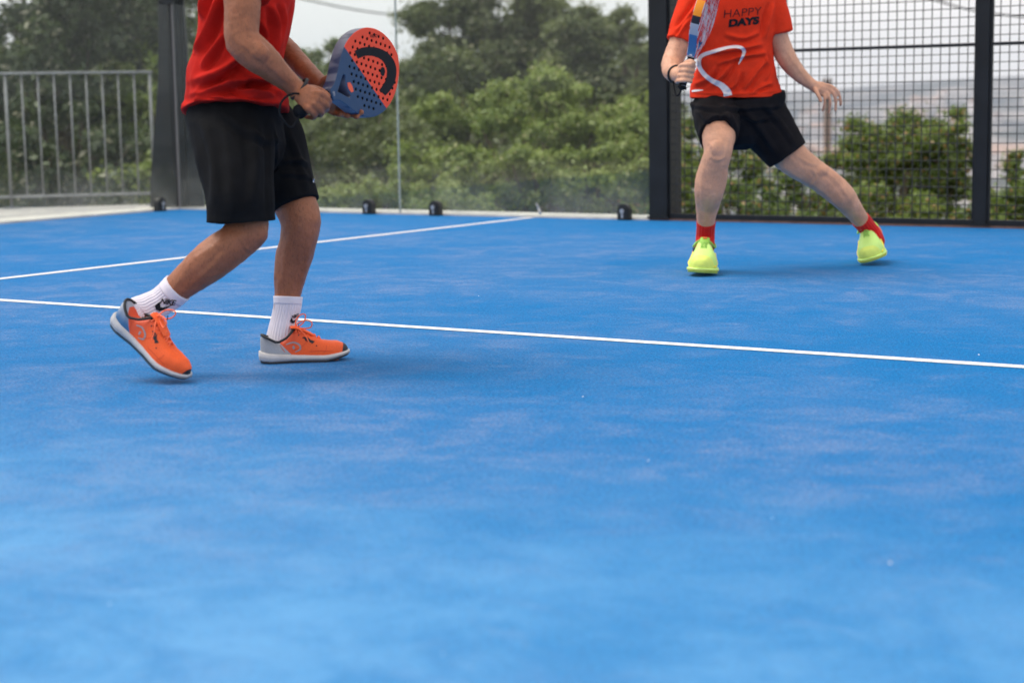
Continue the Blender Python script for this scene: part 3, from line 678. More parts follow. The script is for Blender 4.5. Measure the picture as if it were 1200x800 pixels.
# ---------------------------------------------------------------- shoes
def shoe(person, H, T, up, mats, collar_m, lace_m, logo=None, width=1.0, sgn=1, bend=0, bulk=1.0, accent=1):
    """H heel and T toe on the sole's centre line, up = which way the shoe's top faces"""
    fx = (T-H); Ls = fx.length; fx.normalize(); uz = (up-fx*up.dot(fx)).normalized(); sy = uz.cross(fx)
    M4 = Matrix((fx, sy, uz)).transposed().to_4x4(); M4.translation = H
    root = empty('shoe'); root.parent = person; root.matrix_parent_inverse = person.matrix_basis.inverted(); root.matrix_basis = M4
    k = Ls/.28
    def hw(x):      # half width of the sole
        return width*float(np.interp(x, [0, .012, .04, .09, .13, .18, .22, .25, .27, .28], [.012, .026, .034, .032, .034, .043, .046, .038, .024, .008]))
    def cy(x): return sgn*float(np.interp(x, [0, .1, .2, .28], [0, -.003, .003, -.006]))
    def lift(x): return float(np.interp(x, [0, .03, .2, .28], [.004, 0, 0, .016])) + bend*max(0, x-.19)**2*20
    def th(x): return float(np.interp(x, [0, .05, .12, .2, .28], [.034, .030, .024, .022, .014]))
    def top(x): return float(np.interp(x, [0, .008, .03, .05, .07, .09, .11, .14, .18, .22, .25, .272, .28],
                                       [.078, .088, .080, .068, .066, .085, .106, .096, .074, .060, .050, .036, .022]))*(1 if x < .13 else 1+(bulk-1)*min(1, (x-.13)/.05))
    xs = np.concatenate([np.linspace(0, .03, 6), np.linspace(.04, .25, 30), np.linspace(.256, .28, 8)])
    # sole: tread and midsole
    def shell(name, zlo, zhi, grow, mt, rounded=.004):
        bm = bmesh.new(); rings = []
        for x in xs:
            w_ = hw(x)+grow; c = cy(x); a, b = zlo(x)+lift(x), zhi(x)+lift(x); r_ = rounded
            prof = [(-w_+r_, a), (w_-r_, a), (w_, a+r_), (w_+.001, (a+b)/2), (w_, b-r_*.6), (w_-r_, b), (-w_+r_, b), (-w_, b-r_*.6), (-w_-.001, (a+b)/2), (-w_, a+r_)]
            xx = x*1.0
            rings.append([bm.verts.new((xx*k+(grow if x > .14 else -grow), (c+y)*k, z*k)) for y, z in prof])
        for p, q in zip(rings, rings[1:]):
            for i in range(10): bm.faces.new((p[i], p[(i+1) % 10], q[(i+1) % 10], q[i]))
        bm.faces.new(rings[0][::-1]); bm.faces.new(rings[-1]); bmesh.ops.recalc_face_normals(bm, faces=bm.faces[:])
        o = from_bm(name, bm, mt, None, True); o.parent = root; return o
    shell('outsole', lambda x: 0, lambda x: .0058, .0015, mats['out'], .0015)
    shell('midsole', lambda x: .0062, lambda x: th(x)+.002, .0045, mats['mid'], .006)
    shell('midsole_groove', lambda x: th(x)*.52, lambda x: th(x)*.52+.002, .0052, mats['groove'] if 'groove' in mats else mats['out'], .0008)
    # upper
    bm = bmesh.new(); rings = []; nS = 22
    for x in xs:
        w_ = hw(x)-.001; c = cy(x); zb = th(x)-.004+lift(x); h = top(x)*1.0+lift(x)-zb; ring = []
        for i in range(nS+1):
            q = math.pi*i/nS; cs, sn = math.cos(q), math.sin(q)
            e = .62 if x > .1 else .5
            y = w_*math.copysign(abs(cs)**e, cs)*(1.0); z = zb+h*abs(sn)**.72
            if x < .10: y *= 1-.12*(z-zb)/max(h, .01)
            # narrowing of the instep above the ball
            y *= 1-.16*max(0, min(1, (z-zb-.02)/.06))*(1 if x > .08 else .3)
            wr = .0012*noise.noise(Vector((x*60, y*80, z*90+sgn)))
            ring.append(bm.verts.new(((x)*k, (c+y)*k, (z+wr)*k)))
        rings.append(ring)
    for p, q in zip(rings, rings[1:]):
        for i in range(nS): bm.faces.new((p[i], p[i+1], q[i+1], q[i]))
    bm.faces.new(rings[0]); bm.faces.new(rings[-1][::-1]); bmesh.ops.recalc_face_normals(bm, faces=bm.faces[:])
    o = from_bm('upper', bm, mats['upper'], None, True); o.parent = root
    # collar edge round the sock
    def surf(x, q):
        w_ = hw(x)-.001; zb = th(x)-.004+lift(x); h = top(x)+lift(x)-zb; return w_, zb, h
    bm = bmesh.new(); P = []
    for i in range(29):
        a = 2*math.pi*i/28; x = .056+.052*math.cos(a); 
        y = .036*math.sin(a)*(1 if math.cos(a) < 0 else .92); z = float(np.interp(x, [.004, .02, .05, .08, .108], [.090, .082, .067, .080, .106]))+.001
        P.append(Vector((x*k, (cy(x)+y)*k*width, z*k)))
    tube(bm, [(p, .0042*k, .0042*k) for p in P], 8, 1, ref=Vector((0, 0, 1))); o = from_bm('collar', bm, collar_m, None, True); o.parent = root
    # tongue, eyelets and laces
    bm = bmesh.new(); tube(bm, [(Vector((x*k, 0, (z+.001)*k)), .018*k, .005*k) for x, z in ((.100, .110), (.115, .108), (.14, .098), (.165, .084))], 12, 3, ref=Vector((0, 1, 0)).cross(Vector((1, 0, 0))))
    o = from_bm('tongue', bm, mats['tongue'], None, True); o.parent = root
    bm = bmesh.new()
    for i in range(6):
        x = .112+i*.014; z = top(x)+lift(x)+.003; hwid = .019-.0008*i
        for q in (1, -1):
            P = [Vector((x*k, -q*hwid*k, (z-.009)*k)), Vector(((x+.005)*k, 0, (z+.003)*k)), Vector(((x+.011)*k, q*hwid*k, (z-.014)*k))]
            tube(bm, [(p, .0022*k, .0016*k) for p in P], 6, 4, ref=Vector((0, 0, 1)))
    for q in ((1, -1) if bulk == 1 else ()):
        loop = [(.112, 0, .112), (.122, q*.012, .126), (.146, q*.024, .136), (.162, q*.030, .128), (.158, q*.026, .112), (.138, q*.012, .108), (.114, 0, .112)]
        if sgn*q < 0: loop = [(.112, 0, .112), (.118, q*.010, .136), (.136, q*.016, .150), (.148, q*.019, .146), (.144, q*.016, .128), (.128, q*.008, .114), (.112, 0, .112)]
        tube(bm, [(Vector((a*k, b*k, c*k)), .0021*k, .0021*k) for a, b, c in loop], 6, 4, ref=Vector((.3, .2, 1)).normalized())
        tube(bm, [(Vector((a*k, b*k, c*k)), .0018*k, .0018*k) for a, b, c in ((.112, 0, .112), (.126, q*.02, .104), (.142, q*.032, .084), (.150, q*.040, .066))], 6, 4, ref=Vector((.3, .2, 1)).normalized())
    ell(bm, Vector((.113*k, 0, .112*k)), .006*k, .006*k, .005*k, (Vector((1, 0, 0)), Vector((0, 1, 0)), Vector((0, 0, 1))), 8)
    o = from_bm('laces', bm, lace_m, None, True); o.parent = root
    if bulk > 1:
        OR_ = mat('shoe_accent_orange', (.80, .17, .05), .55); NV_ = mat('shoe_accent_navy', (.03, .05, .14), .55); YL_ = mat('shoe_accent_yellow', (.85, .70, .06), .55)
        bm = bmesh.new(); box(bm, (.104*k, -.007*k, .113*k), (.122*k, .007*k, .1165*k)); o = from_bm('tongue_label', bm, OR_); o.parent = root
        bm = bmesh.new(); ell(bm, Vector((.034*k, accent*.033*k*width, .038*k)), .034*k, .010*k, .030*k, (Vector((1, 0, 0)), Vector((0, 1, 0)), Vector((0, 0, 1))), 14); o = from_bm('heel_counter', bm, OR_, None, True); o.parent = root
        bm = bmesh.new()
        for q in (-1, 1): tube(bm, [(Vector((x*k, q*(hw(x)+.0005)*k, z*k)), .002*k, .0035*k) for x, z in ((.13, .062), (.16, .046), (.20, .036), (.245, .032))], 8, 4, ref=Vector((0, 1, 0)))
        o = from_bm('stripe', bm, YL_, None, True); o.parent = root
        bm = bmesh.new(); tube(bm, [(Vector((x*k, accent*(hw(x)+.0008)*k, z*k)), .002*k, .005*k) for x, z in ((.075, .04), (.09, .055), (.115, .075))], 8, 4, ref=Vector((0, 1, 0))); o = from_bm('side_patch', bm, NV_, None, True); o.parent = root
    if logo: logo(root, k, bvh_of([c for c in root.children if c.name.startswith('upper')][0]))
    return root

def oshoe_mat(back, mid_c, front, toe, blue=None, cut=.1, TOE=.262):
    m = mat('shoe_upper', front, .55, spec=.4); b = m.node_tree.nodes['Principled BSDF']; tc = N(m, 'ShaderNodeTexCoord').outputs['Object']
    s = N(m, 'ShaderNodeSeparateXYZ'); L(m, tc, s.inputs[0]); X, Z = s.outputs[0], s.outputs[2]
    wob = math_node(m, 'MULTIPLY', math_node(m, 'SUBTRACT', noi(m, tc, 300, 2, .8), .5), .004)
    c = mixc(m, ramp(m, noi(m, tc, 500, 2, .8), .4, .6), tuple(x*.86 for x in front), front)
    if mid_c:    # darker shading print on the quarter
        u = math_node(m, 'ADD', X, math_node(m, 'MULTIPLY', Z, -.6)); c = mixc(m, ramp(m, u, .04, .09, .65, 0), c, mid_c)
    u = math_node(m, 'ADD', math_node(m, 'ADD', X, math_node(m, 'MULTIPLY', Z, .95)), wob)
    gray = mixc(m, ramp(m, noi(m, tc, 600, 2, .8), .4, .6), tuple(x*.85 for x in back), back)
    if blue: gray = mixc(m, ramp(m, Z, .035, .07), blue, gray)
    c = mixc(m, math_node(m, 'LESS_THAN', u, cut), c, gray)
    tz = math_node(m, 'ADD', X, math_node(m, 'MULTIPLY', Z, -.25))
    c = mixc(m, math_node(m, 'GREATER_THAN', tz, TOE), c, toe)
    L(m, c, b.inputs['Base Color'])
    bp = N(m, 'ShaderNodeBump'); bp.inputs['Strength'].default_value = .3; bp.inputs['Distance'].default_value = .001
    L(m, noi(m, tc, 700, 2, .8), bp.inputs['Height']); L(m, bp.outputs[0], b.inputs['Normal']); return m
ORG = (.92, .115, .018)
OM = dict(upper=oshoe_mat((.36, .38, .42), (.55, .06, .03), ORG, (.02, .022, .028), cut=.106, TOE=.219), mid=mat('midsole_white', (.52, .51, .52), .6, 40, .12), out=mat('outsole_black', (.02, .022, .03), .6), tongue=mat('shoe_orange', ORG, .6, 300, .1))
OM['groove'] = mat('midsole_shadow_grey', (.30, .30, .31), .7); OM2 = dict(OM); OM2['upper'] = oshoe_mat((.36, .40, .48), (.55, .06, .03), ORG, (.02, .022, .028), blue=(.03, .13, .30), cut=.096, TOE=.243)
msm = mat('midsole_grey_blue', (.42, .43, .46), .6, 40, .12); OM2['mid'] = msm; OM2['out'] = mat('outsole_blue', (.025, .06, .10), .6)
LACEO = mat('lace_orange', (.95, .16, .06), .7); COLB = mat('collar_black', (.012, .014, .018), .7)
YEL = (.60, .90, .24)
YM = dict(upper=oshoe_mat((.52, .82, .20), None, YEL, (.70, .84, .16), cut=.05), mid=mat('midsole_lime', (.58, .84, .22), .6, 40, .08), out=mat('outsole_lime', (.50, .62, .10), .6), tongue=mat('shoe_lime', (.26, .52, .07), .6, 300, .1))
YM['groove'] = mat('midsole_yellow', (.75, .66, .08), .6)
LACEY = mat('lace_lime', (.30, .56, .10), .7); COLY = mat('collar_lime', (.30, .56, .10), .7)
def lateral_marks(side):
    def f(root, k, bv):
        dirv = Vector((0, -side, 0))
        def put(splines, name, mt_):
            me = curve_mesh('curve', splines=splines)
            for v in me.vertices: v.co = Vector((v.co.x*k, side*.08, v.co.y*k))
            o = project_print(name, me, bv, mt_, None, dirv, .0009); o.parent = root
        arch = band([(.079, .060), (.102, .066), (.120, .058), (.122, .044), (.106, .036)], [.0035, .005, .006, .005, .003])
        put([arch], 'logo', mat('logo_grey', (.30, .25, .27), .5))
        put([[(.102+.004*math.cos(a), .050+.006*math.sin(a)) for a in np.linspace(0, 6.0, 14)]], 'logo', mat('logo_grey', (.30, .25, .27), .5))
        sm_ = mat('shoe_seam', (.62, .055, .012), .6)
        for pts_, ws_ in (([(.095, .040), (.125, .050), (.142, .066), (.150, .084)], [.0014]*4), ([(.195, .030), (.204, .042), (.206, .054)], [.0014]*3), ([(.150, .036), (.185, .038), (.225, .034)], [.0014]*3), ([(.060, .060), (.066, .048), (.074, .036)], [.0016]*3)):
            put([band(pts_, ws_)], 'seam', sm_)
        for i in range(5): put([[(.120+.0135*i+.0022*math.cos(a), .088-.0085*i+.0022*math.sin(a)) for a in np.linspace(0, 5.6, 8)]], 'eyelet', COLB)
        put([[(.134, .083), (.150, .080), (.158, .072), (.170, .068), (.164, .062), (.150, .066), (.140, .070)]], 'side_patch', COLB)
    return f
def lime_marks(side):
    def f(root, k, bv):
        dirv = Vector((0, -side, 0))
        for pts, c in (([(.16, .045), (.20, .036), (.25, .030)], (.85, .62, .05)), ([(.10, .05), (.12, .06), (.14, .075)], (.03, .06, .2)), ([(.06, .03), (.09, .05), (.10, .07)], (.75, .22, .05))):
            me = curve_mesh('curve', splines=[band(pts, [.003, .008, .003])])
            for v in me.vertices: v.co = Vector((v.co.x*k, side*.08, v.co.y*k))
            o = project_print('stripe', me, bv, mat('stripe', c, .6), None, dirv, .0009); o.parent = root
    return f

def sock(person, rows, mt_, ribs=30, depth=.028, cuff=.02):
    bm = bmesh.new()
    tube(bm, rows, ribs*6, 6, rib=lambda u: depth*math.cos(2*math.pi*u*ribs), flat=(True, False))
    o = from_bm('sock', bm, mt_, person, True)
    return o

# ---------------------------------------------------------------- PLAYER ON THE LEFT
A = empty('person', gpt(300, 430)); tag(A, 'player in white socks and orange shoes holding a racket with both hands', 'person', 'players on the court')
bm = bmesh.new()
P = pt
# near (right) leg
tube(bm, [(P(272, 128, 4.78), .085, .09), (P(280, 195, 4.70), .076, .080), (P(287, 243, 4.665), .060, .060), (P(289, 268, 4.645), .0570, .057), (P(277, 283, 4.635), .0530, .055), (P(261, 295, 4.632), .0540, .056), (P(243, 309, 4.63), .0530, .055), (P(222, 326, 4.645), .0445, .047), (P(206, 339, 4.65), .0385, .041), (P(188, 354, 4.66), .0315, .036), (P(173, 364, 4.64), .029, .033), (P(162, 371, 4.62), .025, .027)], 28, 6)
ell(bm, P(301, 273, 4.635), .030, .036, .036, None, 14); ell(bm, P(294, 285, 4.63), .022, .030, .024, None, 12)          # kneecap
ell(bm, P(241, 306, 4.63), .064, .044, .045, (Vector(RT*-.76-UP*.65), FW, Vector(RT*.65-UP*.76)), 14)                          # calf
tube(bm, [(P(163, 373, 4.62), .025, .027), (P(184, 402, 4.60), .022, .028), (P(198, 424, 4.58), .016, .028)], 14, 4)
# far (left) leg
tube(bm, [(P(300, 130, 4.92), .085, .09), (P(325, 190, 4.92), .078, .085), (P(343, 232, 4.90), .063, .067), (P(352, 258, 4.89), .0575, .062), (P(350, 280, 4.90), .0525, .057), (P(345, 300, 4.915), .0515, .056), (P(340, 322, 4.925), .0460, .050), (P(337, 345, 4.93), .0375, .042), (P(333, 368, 4.93), .032, .037), (P(331, 392, 4.92), .033, .036), (P(332, 408, 4.92), .030, .034)], 28, 6)
ell(bm, P(364, 257, 4.875), .026, .034, .038, None, 14); ell(bm, P(361, 273, 4.88), .018, .024, .022, None, 12)
ell(bm, P(337, 305, 4.935), .036, .042, .062, None, 14)
tube(bm, [(P(331, 408, 4.92), .030, .034), (P(365, 414, 4.92), .024, .036), (P(392, 419, 4.93), .014, .03)], 14, 4)
# trunk
tube(bm, [(P(280, 150, 4.85), .085, .13), (P(277, 118, 4.81), .098, .140), (P(278, 75, 4.78), .082, .12), (P(284, 30, 4.77), .092, .135), (P(292, -25, 4.77), .115, .175), (P(299, -68, 4.78), .085, .16), (P(306, -90, 4.78), .05, .07)], 28, 6)
# near (right) arm
shR, elR, wrR = P(288, -62, 4.60), P(284, 46, 4.53), P(347, 104, 4.60)
tube(bm, [(shR, .055, .058), (P(284, -20, 4.56), .052, .054), (P(284, 12, 4.54), .0475, .050), (elR, .0455, .047), (P(298, 62, 4.53), .0465, .047), (P(315, 76, 4.55), .0400, .044), (P(333, 92, 4.58), .0300, .034), (wrR, .0255, .029), (P(357, 111, 4.60), .027, .034)], 26, 6)
ell(bm, P(273, 52, 4.53), .020, .024, .024, None, 10)
ell(bm, P(303, 60, 4.50), .034, .022, .024, (Vector(RT*.75-UP*.66), FW, Vector(RT*.66+UP*.75)), 10)
# far (left) arm
tube(bm, [(P(303, -62, 4.96), .055, .055), (P(312, -10, 5.0), .046, .046), (P(318, 42, 4.99), .042, .042), (P(337, 62, 4.94), .036, .036), (P(358, 82, 4.87), .028, .030), (P(374, 97, 4.82), .024, .028), (P(382, 104, 4.80), .026, .032)], 22, 6)
# right hand closed on the handle
fing = [((376, 110), (384, 117), (385, 121), (378, 123)), ((373, 116), (383, 124), (382, 129), (374, 130)), ((368, 122), (377, 131), (375, 135), (367, 134)), ((361, 127), (369, 135), (366, 138), (359, 137))]
tube(bm, [(P(352, 108, 4.595), .026, .024), (P(361, 114, 4.575), .034, .022), (P(370, 121, 4.57), .036, .018)], 18, 5)
for i, (a, b, c, e) in enumerate(fing):
    r_ = .0098-.0006*i
    chain(bm, [P(364-2*i, 112+4*i, 4.565), P(*a, 4.552), P(*b, 4.565), P(*c, 4.60), P(*e, 4.635)], r_+.0012, r_*.84)
    ell(bm, P(*a, 4.550), r_*1.08, r_*1.05, r_*1.05, None, 8)
chain(bm, [P(356, 107, 4.60), P(366, 104, 4.62), P(376, 107, 4.635), P(384, 113, 4.625)], .0125, .0095)
# left hand supporting the throat from behind
tube(bm, [(P(380, 103, 4.80), .026, .030), (P(388, 112, 4.79), .036, .020), (P(395, 118, 4.79), .034, .016)], 18, 5)
for pts_ in (((384, 121), (393, 129), (401, 134), (408, 136)), ((390, 122), (402, 129), (411, 134), (419, 137)), ((394, 118), (407, 124), (417, 130), (424, 132)), ((381, 123), (387, 130), (393, 133), (399, 134))):
    chain(bm, [P(*pts_[0], 4.795), P(*pts_[1], 4.80), P(*pts_[2], 4.79), P(*pts_[3], 4.765)], .0100, .0080)
chain(bm, [P(376, 101, 4.79), P(381, 94, 4.76), P(388, 92, 4.735), P(394, 95, 4.72)], .0130, .0095)
head(A, 333, -158, 4.77, 1.0, RT*1+UP*-.12+FW*.25, bm, HAIRM, P(307, -88, 4.78))
body = remeshed('body', bm, .0036, 3, SK1, A)
displace(body, [([(268, 292), (245, 316), (224, 332)], .0034, .007), ([(283, 280), (290, 292), (301, 296)], .004, .005), ([(263, 277), (246, 291), (222, 308)], .003, .008), ([(215, 322), (200, 342), (188, 356)], .003, .005),
    ([(362, 286), (359, 310), (350, 345)], .0034, .007), ([(340, 275), (334, 300), (333, 335)], .004, .008), ([(327, 325), (326, 350)], .003, .005),
    ([(292, 60), (315, 78), (338, 98)], .0032, .006), ([(270, 10), (271, 35), (280, 55)], .004, .008), ([(292, 15), (290, 32), (297, 45)], .004, .007), ([(283, 52), (292, 58), (296, 70)], .003, .006), ([(360, 112), (368, 114), (376, 112)], .0012, .003), ([(357, 117), (364, 121), (371, 120)], .0012, .003)], .0012, 45, None, .5)

# socks
def sk_rows(c, rr): return [(p, r1, r2) for p, (r1, r2) in zip(c, rr)]
s1 = sock(A, sk_rows([P(207, 338, 4.65), P(200, 345, 4.655), P(187, 354.5, 4.655), P(172, 362, 4.64), P(160, 367, 4.625), (P(156, 376, 4.61))], [(.0415, .044), (.0400, .043), (.0380, .041), (.0400, .040), (.0400, .037), (.034, .030)]), SOCKW)
s2 = sock(A, sk_rows([P(337.5, 349, 4.93), P(337, 358, 4.93), P(334, 372, 4.93), P(331, 388, 4.925), P(329, 402, 4.92), P(329, 410, 4.92)], [(.0400, .0445), (.0385, .043), (.0372, .042), (.0400, .042), (.043, .040), (.041, .038)]), SOCKW)
# cuffs
for rows, d_ in ((((P(208.5, 337, 4.65), .043, .0455), (P(200, 345, 4.655), .0415, .0445)), 0), (((P(337.5, 347.5, 4.93), .0415, .046), (P(337.2, 356.5, 4.93), .0395, .0445)), 1)):
    bm = bmesh.new(); tube(bm, rows, 48, 4, flat=(True, True)); from_bm('sock_cuff', bm, SOCKW, A, True)
# prints on the socks
SW = [(0, 0), (.12, -.26), (.36, -.34), (.62, -.22), (1.25, .26), (.66, -.03), (.40, -.06), (.34, .14), (.40, .34), (.16, .20)]
def sock_print(sk, cx, cy, sc, rot, d, txt=True, sq=1.0, parent=None):
    bv = bvh_of(sk); ca, sa = math.cos(rot), math.sin(rot)
    def tr(x, y): x *= sq; return (cx+sc*(x*ca-y*sa), cy-sc*(x*sa+y*ca))
    me = px_mesh([[tr(x, y) for x, y in SW]], d-.15); project_print('logo', me, bv, INK, parent, FW, .0036)
    for body_, size, ox, oy, sp_ in (('NIKE', .50, .80, .34, .9), ('A', .42, -.02, -.62, 1), ('I', .42, .95, -.72, 1)):
        me = curve_mesh('text', body=body_, size=size, bold=.012, shear=.25 if body_ == 'NIKE' else 0, spacing=sp_)
        for v in me.vertices: v.co = pt(*tr(v.co.x+ox, v.co.y+oy), d-.15)
        project_print('logo', me, bv, INK, parent, FW, .0036)
sock_print(s1, 181.5, 358, 17.5, R(-8), 4.66, True, 1.0, A)
sock_print(s2, 340.0, 376, 11, R(14), 4.93, True, .8, A)

# shoes
Hf, Tf = gpt(306, 425.5, 0), gpt(408, 420.5, 0)
sh1 = shoe(A, Hf, Tf, Vector((0, 0, 1))-FW*.02, OM, COLB, LACEO, lateral_marks(-1), 1.0, -1)
Tr = gpt(209, 448, 0); Tr = pt(210, 446, 4.56); Tr = pt(214, 449, 4.55); Hr = pt(132, 379, 4.61)
sh2 = shoe(A, Hr, Tr, RT*.78+UP*.56-FW*.45, OM2, COLB, LACEO, lateral_marks(-1), 1.0, -1, 0)

# shorts
bm = bmesh.new()
tube(bm, [(P(277, 122, 4.80), .105, .150), (P(278, 142, 4.80), .128, .170), (P(285, 165, 4.80), .118, .172)], 32, 5)
tube(bm, [(P(274, 142, 4.76), .132, .120), (P(273, 165, 4.72), .114, .115), (P(277, 200, 4.67), .102, .112), (P(281, 235, 4.630), .0925, .108), (P(282.0, 250, 4.630), .0915, .106), (P(282.5, 260, 4.632), .0925, .106)], 32, 6, flat=(False, True))
tube(bm, [(P(302, 142, 4.90), .098, .105), (P(318, 165, 4.91), .095, .108), (P(333, 198, 4.91), .080, .098), (P(348, 240, 4.90), .066, .090)], 32, 6, flat=(False, True))
sh = remeshed('shorts', bm, .0042, 2, BLK1, A)
displace(sh, [([(318, 140), (322, 190), (321, 255)], .008, .010), ([(236, 140), (250, 180), (252, 240)], .007, .016), ([(295, 140), (300, 190), (296, 240)], .006, .014), ([(262, 150), (270, 200), (276, 255)], .005, .016),
              ([(335, 150), (350, 185), (362, 228)], .005, .010), ([(258, 132), (300, 160), (325, 165)], .005, .010), ([(330, 190), (345, 188), (362, 192)], .006, .007), ([(328, 205), (345, 204), (364, 208)], .004, .006)], .004, 9, (1, 1, .6))
me = px_mesh([[(366.2, 209), (368.4, 209.5), (369.0, 214), (367.0, 214)]], 4.75); project_print('logo', me, bvh_of(sh), WHT, A, FW, .002)
# shirt
bm = bmesh.new()
tube(bm, [(P(276.5, 131.5, 4.80), .146, .198), (P(276, 117, 4.80), .142, .190), (P(274, 95, 4.79), .127, .176), (P(279, 72, 4.78), .117, .168), (P(285, 38, 4.775), .123, .172), (P(290, 0, 4.77), .128, .182), (P(296, -45, 4.77), .122, .190), (P(300, -72, 4.78), .095, .165), (P(305, -84, 4.78), .06, .08)], 40, 6, flat=(True, False))
tube(bm, [(P(292, -62, 4.62), .075, .075), (P(289, -35, 4.58), .068, .068), (P(288, -3, 4.555), .062, .060)], 26, 6, flat=(False, True))
tube(bm, [(P(303, -62, 4.95), .075, .075), (P(311, -30, 4.98), .066, .066), (P(314, 0, 4.99), .060, .060)], 26, 6, flat=(False, True))
st = remeshed('shirt', bm, .0052, 2, RED1, A)
displace(st, [([(228, 95), (262, 82), (285, 60), (295, 40)], .014, .011), ([(222, 112), (262, 100), (300, 92), (335, 96)], .013, .010), ([(216, 128), (262, 121), (300, 126), (336, 133)], .004, .005),
              ([(232, 60), (243, 40), (252, 15), (256, -5)], .012, .009), ([(238, 80), (250, 62), (262, 40)], .009, .008), ([(285, 86), (305, 94), (330, 110)], .009, .008),
              ([(318, 6), (325, 30), (322, 60), (312, 75)], .010, .009), ([(332, 5), (334, 30), (328, 55)], .007, .008), ([(262, 95), (290, 108), (325, 112)], .008, .007), ([(237, 20), (241, 0), (244, -20)], .010, .008),
              ([(230, 104), (250, 92), (268, 88)], .009, .008), ([(306, 25), (312, 45), (306, 62)], .008, .007), ([(225, 118), (240, 112), (262, 112)], .007, .007)], .008, 11, (1, 1, .7), 2.1)
# wristband
bm = bmesh.new(); dv = (P(357, 111, 4.60)-P(340, 98, 4.59)).normalized(); c0 = P(351, 104.5, 4.60); u_ = dv.cross(FW).normalized(); v_ = dv.cross(u_)
Pp = [c0+u_*.031*math.cos(a)+v_*.033*math.sin(a)+dv*.004*math.sin(a) for a in np.linspace(0, 2*math.pi, 25)]
tube(bm, [(p, .0048, .0048) for p in Pp], 8, 1, ref=dv, flat=(True, True)); from_bm('wristband', bm, COLB, A, True)

# ---------------------------------------------------------------- rackets
def racket_mat(kind):
    m = mat('racket_'+kind, (.1, .1, .1), .45, spec=.3); b = m.node_tree.nodes['Principled BSDF']
    tc = N(m, 'ShaderNodeTexCoord').outputs['Object']; s = N(m, 'ShaderNodeSeparateXYZ'); L(m, tc, s.inputs[0]); X, Y, Z = s.outputs
    side = math_node(m, 'LESS_THAN', math_node(m, 'ABSOLUTE', Z), .0170)
    if kind == 'blue':
        dg_ = math_node(m, 'ADD', math_node(m, 'MULTIPLY', X, DG[0]), math_node(m, 'MULTIPLY', Y, DG[1]))
        face = mixc(m, math_node(m, 'GREATER_THAN', dg_, DG[2]), (.016, .055, .130), (.80, .060, .022))
        rim = mixc(m, ramp(m, noi(m, mapped(m, tc, (18, 6, 6)), 1.2, 2), .45, .55), (.035, .05, .11), (.15, .165, .23))
    else:
        dg_ = math_node(m, 'ADD', X, math_node(m, 'MULTIPLY', Y, -.5))
        face = mixc(m, ramp(m, noi(m, mapped(m, tc, (8, 40, 1)), 1.5, 3), .47, .53), (.55, .03, .04), (.55, .52, .56))
        st_ = lambda lo, hi, c, base: mixc(m, math_node(m, 'MULTIPLY', math_node(m, 'GREATER_THAN', X, lo), math_node(m, 'LESS_THAN', X, hi)), base, c)
        rim = st_(.13, .205, (.05, .16, .36), (.42, .42, .48)); rim = st_(.245, .275, (.02, .02, .03), rim); rim = st_(.275, .34, (.92, .30, .02), rim); rim = st_(.34, .60, (.75, .10, .06), rim)
    inner = math_node(m, 'LESS_THAN', math_node(m, 'ADD', math_node(m, 'POWER', math_node(m, 'DIVIDE', math_node(m, 'SUBTRACT', X, .325), .118), 2.), math_node(m, 'POWER', math_node(m, 'DIVIDE', Y, .110), 2.)), 1.)
    rim = mixc(m, inner, rim, (.012, .012, .014))      # dark foam core inside the drilled holes
    L(m, mixc(m, side, face, rim), b.inputs['Base Color']); return m
